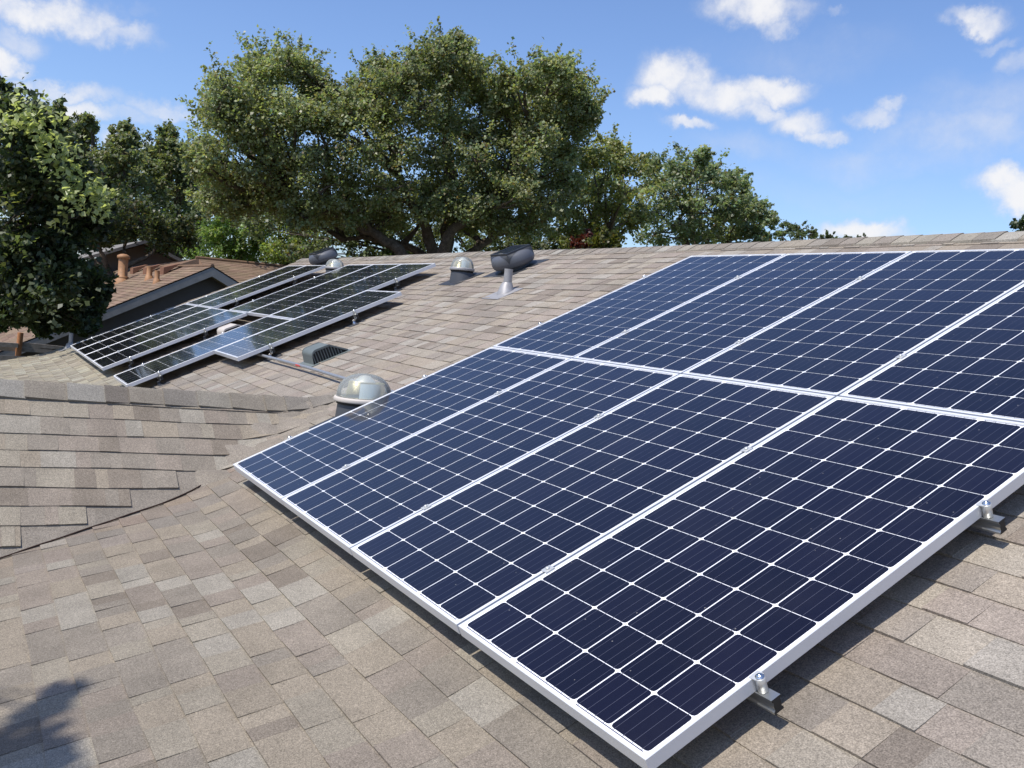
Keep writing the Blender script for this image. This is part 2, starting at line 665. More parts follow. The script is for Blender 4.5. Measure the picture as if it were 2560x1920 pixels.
# underlay sheet, north slope, soffit
mb = MB()
ss = [S_EAVE + 0.01] + list(np.linspace(-2.2, 0.4, 27)) + [2.0, V_RIDGE]
for a_, b_ in zip(ss[:-1], ss[1:]):
    mb.add([Q(X_L, a_, -0.006), Q(X_R, a_, -0.006), Q(X_R, b_, -0.006), Q(X_L, b_, -0.006)], [(0, 1, 2, 3)], (0.13, 0.115, 0.10))
rdg = Q(0, V_RIDGE, 0)
mb.add([(X_L, rdg.y, rdg.z - 0.004), (X_R, rdg.y, rdg.z - 0.004), (X_R, rdg.y + 6.0, rdg.z - 2.8), (X_L, rdg.y + 6.0, rdg.z - 2.8)],
       [(0, 1, 2, 3)], (0.27, 0.24, 0.21))
hp(mb, 'roof_deck', M_SHINGLE)

# ridge caps
mb = MB()
x = X_L
while x < X_R:
    w = 0.150
    c = shingle_col(1.22)
    j = random.uniform(-0.0015, 0.0015)
    h0, h1 = 0.021 + j, 0.0265 + j
    x1 = x + w + 0.02
    wd = 0.140 + random.uniform(-0.004, 0.004)
    z0 = 0.012 * math.sin(x * 0.9) * 0.6
    v = []
    for (xx, hh) in ((x, h0), (x1, h1)):
        v += [(xx, rdg.y - wd * CA, rdg.z - wd * SA + hh - 0.026 + z0), (xx, rdg.y - wd * CA, rdg.z - wd * SA + hh - 0.006 + z0),
              (xx, rdg.y - 0.03, rdg.z - 0.03 * math.tan(PITCH) + hh + 0.002 + z0), (xx, rdg.y, rdg.z + hh - 0.002 + z0),
              (xx, rdg.y + 0.03, rdg.z - 0.03 * math.tan(PITCH) + hh + 0.002 + z0), (xx, rdg.y + wd, rdg.z - wd * 0.47 + hh - 0.006 + z0)]
    mb.add(v, [(0, 6, 7, 1), (1, 7, 8, 2), (2, 8, 9, 3), (3, 9, 10, 4), (4, 10, 11, 5), (6, 11, 10, 9, 8, 7), (0, 1, 2, 3, 4, 5)], c)
    x += w
hp(mb, 'ridge_cap', M_SHINGLE)

# gable wing slopes (the valley is where this slope dives into the main roof)
Y_G0 = -3.6


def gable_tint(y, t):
    return (1.26, 1.22, 1.16)  # shingle colour lifted to make up for weaker sun on this slope


mb = MB()
T_LEN = 2.6


def row_end(b):
    yv = g_valley(T_LEN - b)
    if yv > 0.05:
        return yv + 0.24          # woven: runs up onto the main slope
    return yv - random.uniform(0.04, 0.17)


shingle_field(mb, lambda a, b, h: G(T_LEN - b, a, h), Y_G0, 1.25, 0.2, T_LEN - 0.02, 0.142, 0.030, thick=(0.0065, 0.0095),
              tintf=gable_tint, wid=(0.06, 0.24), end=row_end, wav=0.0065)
ys_ = list(np.linspace(Y_G0, 1.1, 24))
tcut = list(np.linspace(0, T_LEN, 12))
for side in (1, -1):
    for ya, yb in zip(ys_[:-1], ys_[1:]):
        for ta, tb in zip(tcut[:-1], tcut[1:]):
            f_ = random.uniform(0.9, 1.05)
            mb.add([G(ta, ya, -0.003, side), G(ta, yb, -0.003, side), G(tb, yb, -0.003, side), G(tb, ya, -0.003, side)], [(0, 1, 2, 3)],
                   (0.240 * f_, 0.208 * f_, 0.170 * f_))
hp(mb, 'gable_roof', M_SHINGLE)

mb = MB()     # gable ridge caps: lap towards the main roof
y = Y_G0
while y < 1.12:
    w = random.uniform(0.14, 0.26)
    c = shingle_col(1.04)
    h0, h1 = 0.016, 0.028
    v = []
    for (yy, hh) in ((y, h1), (y + w + 0.01, h0)):
        wd = 0.150 + random.uniform(-0.006, 0.006)
        v += [G(wd, yy, hh - 0.022), G(wd, yy, hh - 0.004), G(0.03, yy, hh), G(0.0, yy, hh - 0.004), G(0.03, yy, hh, -1), G(wd, yy, hh - 0.004, -1)]
    mb.add(v, [(0, 1, 7, 6), (1, 2, 8, 7), (2, 3, 9, 8), (3, 4, 10, 9), (4, 5, 11, 10), (0, 5, 4, 3, 2, 1)], c)
    y += w
hp(mb, 'gable_ridge_cap', M_SHINGLE)

# dark line along the valley, painting in the gap shadow under the cut edge
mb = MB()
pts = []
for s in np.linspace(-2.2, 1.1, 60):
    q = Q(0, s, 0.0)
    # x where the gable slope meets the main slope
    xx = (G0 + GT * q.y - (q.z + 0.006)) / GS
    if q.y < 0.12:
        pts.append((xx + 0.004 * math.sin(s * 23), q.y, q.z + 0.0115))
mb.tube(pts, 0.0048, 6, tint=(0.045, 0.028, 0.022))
hp(mb, 'valley_shadow_line', M_SHINGLE)

# walls, fascias
mb = MB()
ye = Q(0, S_EAVE + 0.45, 0).y
mb.box(X_L + 0.35, X_R - 0.35, ye, rdg.y + 5.4, GROUND_Z, -0.66)
for xx in (X_L + 0.35, X_R - 0.35):
    mb.add([(xx, ye, -0.66), (xx, -0.3, -0.42), (xx, rdg.y, rdg.z - 0.12), (xx, rdg.y + 5.4, -0.70)], [(0, 1, 2, 3)])
mb.box(XG - 2.2, XG + 1.7, Y_G0 + 0.4, ye, GROUND_Z, -0.75)
mb.add([(XG - 2.2, Y_G0 + 0.4, -0.75), (XG + 1.7, Y_G0 + 0.4, -0.75), (XG, Y_G0 + 0.4, 0.30)], [(0, 1, 2)])
hp(mb, 'wall', M_STUCCO)
mb = MB()
for xx in (X_L - 0.018, X_R):
    pr = [S_EAVE, -1.5, -0.6, -0.4, -0.2, 0.0, 0.3, V_RIDGE - 0.02]
    for a_, b_ in zip(pr[:-1], pr[1:]):
        p_, q_ = Q(xx, a_, -0.008), Q(xx, b_, -0.008)
        vs = [p_, q_, q_ - Vector((0, 0, .14)), p_ - Vector((0, 0, .14))]
        vs += [Vector((t.x + 0.018, t.y, t.z)) for t in vs]
        mb.add(vs, [(0, 1, 2, 3), (7, 6, 5, 4), (0, 4, 5, 1), (3, 2, 6, 7), (0, 3, 7, 4), (1, 5, 6, 2)])
q = Q(0, S_EAVE, -0.008)
mb.box(X_L, X_R, q.y - 0.02, q.y - 0.002, q.z - 0.15, q.z)
hp(mb, 'fascia', M_TRIM)

# ------------------------------------------------------------------ solar panels


def panel_parts(W, Lp, cell_mat, name_root, cu, cv, gu, gv):
    """returns list of (name, MB, material); local axes: x = along eave, y = up slope, z = normal, origin = lower left corner, top at z=0"""
    parts = []
    fr = MB()
    prof = [(0.030, -0.040), (0.0, -0.040), (0.0, -0.0012), (0.0012, 0.0), (0.0105, 0.0), (0.0115, -0.001), (0.0115, -0.0045)]
    vs = []
    for (d, z) in prof:
        vs += [(d, d, z), (W - d, d, z), (W - d, Lp - d, z), (d, Lp - d, z)]
    fs = []
    for i in range(len(prof) - 1):
        for k in range(4):
            k2 = (k + 1) % 4
            fs.append((i * 4 + k, (i + 1) * 4 + k, (i + 1) * 4 + k2, i * 4 + k2))
    fr.add(vs, [tuple(reversed(f)) for f in fs])
    parts.append(('frame', fr, M_ALU))
    bs = MB()
    bs.box(0.0012, W - 0.0012, 0.0012, Lp - 0.0012, -0.009, -0.0035)
    parts.append(('backsheet', bs, M_BACK))
    ce = MB()
    nu, nv = 6, 12
    mu = (W - nu * cu - (nu - 1) * gu) / 2
    mv = (Lp - nv * cv - (nv - 1) * gv) / 2
    ch = 0.0105
    zc = -0.0029
    for i in range(nu):
        for j in range(nv):
            x0 = mu + i * (cu + gu)
            y0 = mv + j * (cv + gv)
            x1, y1 = x0 + cu, y0 + cv
            q = 0.30 * ch
            pts_ = [(x0 + ch, y0), (x1 - ch, y0), (x1 - q, y0 + q), (x1, y0 + ch), (x1, y1 - ch), (x1 - q, y1 - q), (x1 - ch, y1),
                    (x0 + ch, y1), (x0 + q, y1 - q), (x0, y1 - ch), (x0, y0 + ch), (x0 + q, y0 + q)]
            k = random.uniform(0.8, 1.25)
            base = (0.0044, 0.0036, 0.0120) if cell_mat is M_CELL else (0.007, 0.007, 0.009)
            ce.add([(a, b, zc) for a, b in pts_], [tuple(range(12))], tuple(t * k for t in base))
    parts.append(('cell_sheet', ce, cell_mat))
    bb = MB()
    zb = -0.0024
    for i in range(nu):
        x0 = mu + i * (cu + gu)
        for b in range(4):
            xc = x0 + cu * (b + 0.5) / 4.0
            wdt = 0.00075
            bb.add([(xc - wdt, mv - 0.004, zb), (xc + wdt, mv - 0.004, zb), (xc + wdt, Lp - mv + 0.004, zb), (xc - wdt, Lp - mv + 0.004, zb)], [(0, 1, 2, 3)])
    for i in range(0, nu, 2):
        x0 = mu + i * (cu + gu) + 0.012
        x1 = mu + (i + 1) * (cu + gu) + cu - 0.012
        for yy in (mv - 0.0078, Lp - mv + 0.0048):
            bb.add([(x0, yy, zb), (x1, yy, zb), (x1, yy + 0.003, zb), (x0, yy + 0.003, zb)], [(0, 1, 2, 3)])
    parts.append(('busbar', bb, M_BUS))
    return parts


ROOF_ROT = Matrix(((1, 0, 0), (0, CA, -SA), (0, SA, CA)))
_protos = {}


def place_panel(key, u, v, n, label, group):
    W, Lp, mat = key
    root = empty('solar_panel', P(u, v, n), ROOF_ROT.to_euler())
    tag(root, label, 'solar panel', group)
    if key not in _protos:
        lst = []
        for (nm, mbx, mt) in panel_parts(W, Lp, mat, 'x', 0.1545 * W / 0.988, 0.1545 * Lp / 1.929, 0.0048, 0.0027):
            lst.append(mbx.build(nm, mt, root))
        _protos[key] = lst
    else:
        for o in _protos[key]:
            c = o.copy()
            COL.objects.link(c)
            c.parent = root
    return root


NEAR = (0.988, 1.929, M_CELL)
FAR = (0.968, 1.873, M_CELLB)
words = ['first panel from the left', 'second panel from the left', 'third panel from the left', 'rightmost panel']
for r in range(2):
    for c in range(4):
        rown = 'bottom row' if r == 0 else 'top row'
        lab = 'blue solar panel, %s, %s of the near array' % (words[c], rown)
        place_panel(NEAR, c * 1.0 + 0.006, r * 1.941 + 0.006 + 0.0, 0.0, lab, 'blue solar panels of the near array')

FU0, FP = -10.375, 0.980
FV = [0.035, 1.925]
names4 = ['leftmost', 'second from the left', 'third from the left', 'fourth from the left']
for c in range(4):
    place_panel(FAR, FU0 + c * FP + 0.006, FV[0], 0.0,
                'dark solar panel, %s in the lower row of the far array' % names4[c], 'dark solar panels of the far array')
place_panel(FAR, FU0 + 5 * FP + 0.006, FV[0], 0.0,
            'dark solar panel of the far array whose low end is nearest the gable ridge', 'dark solar panels of the far array')
up_l = {0: 'at the left end of the upper row in the far array', 1: 'in the upper row of the far array, left of the dark gap',
        3: 'in the upper row of the far array, right of the gap', 4: 'in the middle of three joined upper panels, far array',
        5: 'rightmost in the upper row of the far array'}
for c, t in up_l.items():
    place_panel(FAR, FU0 + c * FP + 0.006, FV[1], 0.0, 'dark solar panel ' + t, 'dark solar panels of the far array')
place_panel(FAR, FU0 + 6 * FP + 0.006, 0.985, 0.0,
            'dark solar panel offset half a length, closest to the grey vent', 'dark solar panels of the far array')


# ------------------------------------------------------------------ rails with clamps and feet
def clamp_mid(mb, u, v):
    """small mid clamp bridging two frames"""
    mb.box(u - 0.017, u + 0.017, v - 0.019, v + 0.019, 0.0006, 0.0042)
    mb.lathe([(0.0, 0.0120), (0.0065, 0.0120), (0.0085, 0.0095), (0.0085, 0.0042)], 12, (u, v, 0))


def clamp_end(mb, u, v, sgn):
    """end clamp: rounded post beside the frame with a lip over it"""
    c = u + sgn * 0.0148
    mb.lathe([(0.0, 0.003), (0.0125, 0.003), (0.0140, 0.001), (0.0140, -0.0395), (0.0, -0.0395)], 20, (c, v, 0))
    mb.box(min(u - sgn * 0.009, c), max(u - sgn * 0.009, c), v - 0.0165, v + 0.0165, 0.0006, 0.0036)


def bolt_mb(u, v):
    b = MB()
    b.lathe([(0.0, 0.0125), (0.004, 0.0125), (0.0042, 0.0105), (0.0075, 0.0105), (0.0088, 0.0090), (0.0088, 0.0065), (0.0125, 0.0062), (0.0125, 0.0036)], 16, (u, v, 0))
    return b


def make_rail(u0, u1, v, n, label, group, joints, ends, feet, tall=True):
    root = empty('mounting_rail', P(0, v, n), ROOF_ROT.to_euler())
    tag(root, label, 'rail', group)
    rl = MB()
    # extruded rail: two flanges and a web with a slot
    pr = [(-0.017, -0.041), (0.017, -0.041), (0.017, -0.047), (0.012, -0.052), (0.014, -0.062), (0.012, -0.073), (0.017, -0.079), (0.017, -0.085),
          (-0.017, -0.085), (-0.017, -0.079), (-0.012, -0.073), (-0.014, -0.062), (-0.012, -0.052), (-0.017, -0.047)]
    k = len(pr)
    vs = [(u0, a, b) for a, b in pr] + [(u1, a, b) for a, b in pr]
    rl.add(vs, [(i, (i + 1) % k, k + (i + 1) % k, k + i) for i in range(k)])
    rl.add([(u1, a, b) for a, b in pr], [tuple(range(k))], mi=1)
    rl.add([(u0, a, b) for a, b in pr], [tuple(reversed(range(k)))], mi=1)
    rl.build('rail_bar', [M_RAIL, M_BLACK], root)
    for u in joints:
        c = MB()
        clamp_mid(c, u, 0)
        c.build('mid_clamp', M_CLAMP, root)
    for (u, sg) in ends:
        c = MB()
        clamp_end(c, u, 0, sg)
        o = c.build('end_clamp', M_CLAMP, root)
        bolt_mb(u + sg * 0.0148, 0).build('bolt', M_STEEL, o)
    hb = RN - n
    for (u, bright) in feet:
        c = MB()
        c.lathe([(0.0, -0.088), (0.012, -0.088), (0.013, -0.1), (0.017, -0.102), (0.017, -0.118), (0.024, -0.124), (0.026, hb + 0.008), (0.0, hb + 0.008)], 16, (u, -0.036, 0))
        c.box(u - 0.022, u + 0.022, -0.052, -0.0185, -0.098, -0.090)
        c.box(u - 0.022, u + 0.022, -0.0245, -0.0175, -0.090, -0.045)
        o = c.build('foot', M_STEEL if bright else M_DARKM, root)
        f = MB()
        f.box(u - 0.10, u + 0.10, -0.13, 0.06, hb + 0.003, hb + 0.0095)
        f.build('flashing_plate', M_DARKM, o)
    return root


for i, v in enumerate((0.39, 1.39, 2.375, 3.385)):
    pos = ['lowest', 'second lowest', 'third', 'highest'][i]
    make_rail(0.008, 4.052, v, 0.0, 'aluminium mounting rail with clamps, %s of the four under the near array' % pos, 'mounting rails of the near array',
              [1, 2, 3], [(0.006, -1), (3.994, 1)], [(0.9, False), (2.2, False), (3.45, False)])

FR = [0.375, 1.335, 2.285, 3.245]


def fu(c):
    return FU0 + c * FP


far_rails = [
    (0, 4, 0, 'lower rail under the four left panels of the far array'), (5, 6, 0, 'short rail under the low end of the panel nearest the gable ridge'),
    (0, 4, 1, 'upper rail under the four left panels of the far array'), (5, 7, 1, 'rail under the low end of the offset panel closest to the grey vent'),
    (0, 2, 2, 'lower rail under the two top left panels of the far array'), (3, 7, 2, 'lower rail under the three joined upper panels of the far array'),
    (0, 2, 3, 'upper rail under the two top left panels of the far array'), (3, 6, 3, 'upper rail under the three joined upper panels of the far array')]
for (c0, c1, k, lab) in far_rails:
    js = [fu(c) for c in range(c0 + 1, c1)]
    fe = [(fu(c1) - 0.02, k in (1, 2) and c1 == 7)]
    x = fu(c1) - 1.3
    while x > fu(c0) + 0.3:
        fe.append((x, False))
        x -= 1.25
    make_rail(fu(c0) - 0.03, fu(c1) + 0.045, FR[k], 0.0, lab, 'mounting rails of the far array', js, [(fu(c0) + 0.006, -1), (fu(c1) - 0.006, 1)], fe)


# ------------------------------------------------------------------ roof fittings
def roof_pt(x, s):
    return Q(x, s, 0.0)


def solar_fan(x, s, scale, rotz, label):
    root = empty('attic_fan', roof_pt(x, s))
    root.rotation_euler = (ROOF_ROT @ Matrix.Rotation(rotz, 3, 'Z')).to_euler()
    root.scale = (scale,) * 3
    tag(root, label, 'roof fan', 'solar attic fans by the ridge')
    f = MB()
    f.box(-0.36, 0.36, -0.36, 0.36, 0.004, 0.011)
    f.build('flashing', M_DARK, root)
    hs, zt, ze, re = 0.205, 0.262, 0.138, 0.312

    def shell(th, t, off=0.0):
        """t 0 at the square top edge .. 1 at the round equator"""
        rs = hs / max(abs(math.cos(th)), abs(math.sin(th)))
        r_ = rs + (re - rs) * math.sin(t * math.pi / 2) + off
        return Vector((r_ * math.cos(th), r_ * math.sin(th), zt - (zt - ze) * (1 - math.cos(t * math.pi / 2))))
    b = MB()
    b.lathe([(0.20, 0.011), (0.20, 0.075)], 40)
    seg, nt_ = 96, 12
    vs = [shell(2 * math.pi * k / seg, j / nt_) for j in range(nt_ + 1) for k in range(seg)]
    b.add(vs, [(j * seg + k, (j + 1) * seg + k, (j + 1) * seg + (k + 1) % seg, j * seg + (k + 1) % seg) for j in range(nt_) for k in range(seg)], smooth=True)
    b.lathe([(re, ze), (0.309, 0.105), (0.297, 0.078), (0.275, 0.060), (0.24, 0.052), (0.20, 0.055)], seg)
    b.build('housing', M_FAN, root)
    for c4 in range(4):          # corner facets below the square top, their shade painted in dark
        th0 = math.pi / 4 + c4 * math.pi / 2
        g = MB()
        cols = []
        for i in range(17):
            q = -1 + i / 8.0
            th = th0 + q * R(40)
            te = 1.0 - abs(q) ** 0.55
            cols.append([shell(th, te * j / 5.0, 0.004) for j in range(6)])
        vs = [v_ for c_ in cols for v_ in c_]
        g.add(vs, [(i * 6 + j, i * 6 + j + 1, (i + 1) * 6 + j + 1, (i + 1) * 6 + j) for i in range(16) for j in range(5)])
        g.build('corner_facet_shade', M_DARK, root)
    p = MB()
    w2 = hs + 0.006
    p.box(-w2, w2, -w2, w2, zt, zt + 0.014)
    i2 = w2 - 0.022
    for (a0, a1, b0, b1) in ((-w2, w2, -w2, -i2), (-w2, w2, i2, w2), (-w2, -i2, -i2, i2), (i2, w2, -i2, i2)):
        p.box(a0, a1, b0, b1, zt + 0.014, zt + 0.026)
    p.build('top_frame', M_DARK, root)
    q = MB()
    q.box(-i2, i2, -i2, i2, zt + 0.014, zt + 0.020, (0.012, 0.013, 0.02))
    q.build('cell_sheet', M_CELLB, root)
    s_ = MB()
    s_.box(-0.05, 0.06, -i2 + 0.006, -i2 + 0.026, zt + 0.020, zt + 0.0215)
    s_.build('sticker', M_TRIMW, root)
    return root


solar_fan(-2.96, 3.98, 0.76, 0.06, 'dark grey domed roof fan with flat square top, standing just behind the grey vent pipe')
solar_fan(-9.95, 4.31, 0.82, 0.06, 'dark grey domed roof fan by the ridge, behind the far array')


def sun_tube(x, s, r, hc, label, dome_h):
    """tubular skylight: skirt, cone, ring, clear dome and the reflector inside it"""
    b = roof_pt(x, s)
    root = empty('tubular_skylight', b)
    tag(root, label, 'skylight', 'tubular skylights on the roof')
    sk = MB()

    def RM(u, v, n):
        q = ROOF_ROT @ Vector((u, v, n))
        return q
    sk.box(-1.5 * r, 1.5 * r, -1.6 * r, 1.6 * r, 0.004, 0.0105, M=RM)
    sk.build('flashing', M_DARK, root)
    c = MB()
    # vertical cone cut by the slope: bottom follows the roof
    seg = 48
    lo, hi = [], []
    for k in range(seg):
        a = 2 * math.pi * k / seg
        rb = r * 1.13
        p_ = Vector((rb * math.cos(a), rb * math.sin(a) * CA, 0))
        p_.z = p_.y * math.tan(PITCH) - 0.006
        lo.append(p_)
        hi.append(Vector((r * 0.93 * math.cos(a), r * 0.93 * math.sin(a), hc)))
    c.add(lo + hi, [(k, (k + 1) % seg, seg + (k + 1) % seg, seg + k) for k in range(seg)], smooth=True)
    c.build('cone', M_DARKM, root)
    g = MB()
    g.lathe([(r * 0.935, hc - 0.004), (r * 0.985, hc - 0.004), (r * 0.985, hc + 0.012), (r * 0.935, hc + 0.012)], 48)
    g.build('gasket', M_BLACK, root)
    g = MB()
    g.lathe([(r * 0.93, hc + 0.012), (r * 1.07, hc + 0.012), (r * 1.085, hc + 0.018), (r * 1.085, hc + 0.034), (r * 1.06, hc + 0.042), (r * 1.0, hc + 0.044)], 48)
    g.build('ring', M_BEIGE if r > 0.18 else M_PIPE, root)
    d = MB()
    z0 = hc + 0.044
    prof = []
    for i in range(15):
        a = math.pi / 2 * i / 14
        prof.append((r * 1.0 * math.cos(a) ** 0.75 if i < 14 else 0.0, z0 + dome_h * math.sin(a)))
    d.lathe(prof, 48)
    d.build('dome', M_GLASS, root)
    e = MB()
    seg = 28     # curved mirror strip standing in the northern half, open to the south
    lo, hi = [], []
    for k in range(seg + 1):
        a = math.radians(-35 + 250 * k / seg)
        lo.append((r * 0.80 * math.cos(a), r * 0.80 * math.sin(a), z0))
        hi.append((r * 0.70 * math.cos(a), r * 0.70 * math.sin(a), z0 + dome_h * 0.62))
    e.add(lo + hi, [(k, k + 1, seg + 2 + k, seg + 1 + k) for k in range(seg)], smooth=True)
    e.lathe([(r * 0.86, z0 + 0.001), (r * 0.80, z0 + 0.002), (r * 0.78, z0 - 0.2)], 40)
    e.lathe([(r * 0.40, z0 + dome_h * 0.66), (r * 0.18, z0 + dome_h * 0.90), (0.0, z0 + dome_h * 0.94)], 24)
    e.build('reflector', M_SILVER, root)
    return root


sun_tube(-0.22, 0.95, 0.188, 0.095, 'clear domed tube skylight on a black cone, behind the left edge of the near array', 0.160)
sun_tube(-3.60, 3.63, 0.130, 0.085, 'small clear domed tube skylight standing free on the shingles left of the grey pipe', 0.125)
sun_tube(-7.98, 3.72, 0.140, 0.080, 'small clear domed tube skylight rising from the gap between the far panels', 0.125)


def vent_pipe(x, s, r, h, hc, rc, label):
    root = empty('vent_pipe', roof_pt(x, s))
    tag(root, label, 'vent pipe', 'grey vent pipes')
    a = MB()
    lean = Vector((0.006, 0.0, 0.0))
    a.tube([(0, 0, 0.0), Vector((0, 0, h)) + lean], r, 24, cap=False)
    a.tube([Vector((0, 0, h)) + lean, Vector((0, 0, h - 0.12)) + lean], r * 0.86, 24, cap=False)
    a.lathe([(r * 0.86, h), (r, h)], 24, (lean.x, 0, 0))
    a.add([(lean.x + r * 0.86 * math.cos(k), r * 0.86 * math.sin(k), h - 0.1) for k in np.linspace(0, 2 * math.pi, 20)[:-1]], [tuple(range(19))], mi=1)
    a.build('pipe', [M_PIPE, M_BLACK], root)
    c = MB()
    seg = 32
    lo, mid, hi = [], [], []
    for k in range(seg):
        t = 2 * math.pi * k / seg
        p_ = Vector((rc * math.cos(t), rc * math.sin(t) * CA - 0.02, 0))
        p_.z = p_.y * math.tan(PITCH) + 0.004
        lo.append(p_)
        mid.append(Vector((rc * 0.72 * math.cos(t), rc * 0.72 * math.sin(t) - 0.006, hc * 0.62)))
        hi.append(Vector((r * 1.12 * math.cos(t), r * 1.12 * math.sin(t), hc)))
    c.add(lo + mid + hi, [(j * seg + k, j * seg + (k + 1) % seg, (j + 1) * seg + (k + 1) % seg, (j + 1) * seg + k) for j in (0, 1) for k in range(seg)], smooth=True)
    c.build('boot', M_PIPE, root)
    f = MB()
    f.box(-0.16, 0.16, -0.2, 0.1, 0.003, 0.0098, M=lambda u, v, n: ROOF_ROT @ Vector((u, v, n)))
    f.build('flashing', M_PIPE, root)
    return root


vent_pipe(-2.06, 3.30, 0.041, 0.225, 0.095, 0.088, 'grey metal vent pipe with flared boot, in front of a roof fan')
vent_pipe(-11.55, 0.10, 0.034, 0.235, 0.075, 0.085, 'slim grey vent pipe at the far left roof edge, beside the far array')


def slant_vent(x, s, w, l, h, mat, slots, label):
    """slant back vent: tall rounded lower end, tapering to nothing up the slope, louvred flanks"""
    root = empty('roof_vent', roof_pt(x, s), ROOF_ROT.to_euler())
    tag(root, label, 'roof vent')
    n = 14
    rows = []
    prof = []          # side outline (y, z): rounded front, then a flat sloping lid
    r = 0.055
    for i in range(7):
        a = math.pi / 2 * i / 6
        prof.append((r - r * math.sin(a) * 1.0 if False else r * (1 - math.cos(a)), h - r + r * math.sin(a)))
    prof = [(0.0, 0.075)] + prof + [(l * 0.55, h * 0.98), (l, 0.02)]
    b = MB()
    vs = [(sx * (w / 2 - 0.004), y, z) for (y, z) in prof for sx in (-1, 1)]
    b.add(vs, [(2 * i, 2 * i + 1, 2 * i + 3, 2 * i + 2) for i in range(len(prof) - 1)], smooth=False)
    # front skirt
    b.add([(-w / 2, -0.012, 0.006), (w / 2, -0.012, 0.006), (w / 2, 0.0, 0.075), (-w / 2, 0.0, 0.075)], [(0, 1, 2, 3)])
    # rim along both flanks
    for sx in (-1, 1):
        for i in range(len(prof) - 1):
            (y0, z0), (y1, z1) = prof[i], prof[i + 1]
            xo, xi = sx * w / 2, sx * (w / 2 - 0.012)
            b.add([(xo, y0, z0 + 0.003), (xo, y1, z1 + 0.003), (xi, y1, z1 + 0.003), (xi, y0, z0 + 0.003),
                   (xo, y0, z0 - 0.016), (xo, y1, max(z1 - 0.016, 0.005))], [(0, 1, 2, 3), (0, 4, 5, 1)])
    b.build('hood', mat, root)
    for sx in (-1, 1):
        sl = MB()
        x_ = sx * (w / 2 - 0.014)
        pts_ = [(x_, -0.008, 0.008)] + [(x_, y, z - 0.004) for (y, z) in prof] + [(x_, l - 0.01, 0.008)]
        sl.add(pts_, [tuple(range(len(pts_)))], (0.012, 0.013, 0.014))
        sl.build('louvre_screen', M_BLACK, root)
    if slots:
        for sx in (-1, 1):
            sl = MB()
            for i in range(slots):
                y = 0.012 + (l - 0.05) * i / slots
                hz = h - 0.01 if y < l * 0.55 else h * (l - y) / (l * 0.45)
                if hz < 0.02:
                    continue
                x0, x1 = sorted((sx * (w / 2 - 0.014), sx * (w / 2 - 0.003)))
                sl.box(x0, x1, y - 0.003, y + 0.003, 0.006, hz - 0.012)
            sl.build('louvre_slat', mat, root)
    f = MB()
    f.box(-w / 2 - 0.035, w / 2 + 0.035, -0.085, l + 0.02, 0.002, 0.0095)
    f.build('flashing', mat, root)
    return root


slant_vent(-2.54, 1.38, 0.29, 0.34, 0.13, M_VENT, 11, 'grey green slant back roof vent with dark louvred sides, beside the conduit')
slant_vent(-6.05, 1.42, 0.34, 0.36, 0.12, M_BEIGE, 0, 'beige rounded roof vent half hidden in the gap between the far panels')

# conduit
cond = empty('conduit', Q(-2.4, 1.235, 0.0))
tag(cond, 'grey metal conduit with a red tape band, lying across the shingles', 'conduit')
base = Vector(cond.location)
mb = MB()
pts = [Q(x_, 1.235 + 0.006 * math.sin(x_ * 2), 0.060) - base for x_ in np.linspace(-4.05, 0.25, 14)]
mb.tube(pts, 0.0142, 14)
mb.build('tube', M_GALV, cond)
mb = MB()
mb.tube([Q(-2.46, 1.235, 0.060) - base + Vector((0, 0.005, 0)), Q(-2.33, 1.235, 0.060) - base + Vector((0, 0.005, 0))], 0.0150, 14)
mb.build('tape_band', M_RED, cond)
mb = MB()
for x_ in (-3.98, -1.2):
    mb.box(x_ - 0.04, x_ + 0.04, 1.235 - 0.05, 1.235 + 0.05, 0.003, 0.045, M=lambda u, v, n: Q(u, v, n) - base)
mb.build('support_block', M_DARKM, cond)

# ------------------------------------------------------------------ ground
mb = MB()
n_ = 60
g_ = 900.0
mb.add([(-g_, -g_, GROUND_Z), (g_, -g_, GROUND_Z), (g_, g_, GROUND_Z), (-g_, g_, GROUND_Z)], [(0, 1, 2, 3)])
tag(mb.build('ground', M_GROUND), kind='structure')

# ------------------------------------------------------------------ brown roofed neighbour
nb = empty('brown_house', (-20, 3, GROUND_Z))
tag(nb, 'neighbouring house with a rust brown roof, dark gable wall and pipe flues', 'house')


def nbuild(mb, name, mats, parent=None, org=None):
    o = mb.build(name, mats, parent if parent is not None else nb)
    if parent is None:
        o.location = -Vector(nb.location)
    return o


XW, YP, ZP, SW = -17.0, 3.56, 1.64, 0.52        # gable front, peak
XB = -31.0


def wing_s(a, b, h):
    """a along x, b up the slope (from the south eave)"""
    c = 1 / math.sqrt(1 + SW * SW)
    Ls = 5.6
    d = (Ls - b) * c
    return Vector((a, YP - d - h * SW * c * 1.0, ZP - d * SW + h * c))


def brown_col(f=1.0):
    j = random.uniform(0.82, 1.18) * f
    return (0.200 * j, 0.138 * j * random.uniform(0.95, 1.05), 0.094 * j)


def brown_field(mb, F, a0, a1, b0, b1, ex=0.15):
    k = 0
    b = b0
    while b < b1:
        a = a0
        while a < a1:
            w = random.uniform(0.25, 0.8)
            e = min(a1, a + w)
            c = brown_col()
            h = random.uniform(0.008, 0.016)
            t = min(b + ex + 0.01, b1)
            v = [F(a, b, -0.003), F(e, b, -0.003), F(a, b, h), F(e, b, h), F(a, t, 0.001), F(e, t, 0.001)]
            mb.add(v, [(0, 1, 3, 2), (2, 3, 5, 4), (0, 2, 4), (1, 5, 3)], c)
            a = e
        b += ex


mb = MB()
brown_field(mb, wing_s, XB, XW + 0.35, 0.0, 5.6)
c_ = 1 / math.sqrt(1 + SW * SW)


def wing_n(a, b, h):
    d = (4.2 - b) * c_
    return Vector((a, YP + d + h * SW * c_, ZP - d * SW + h * c_))


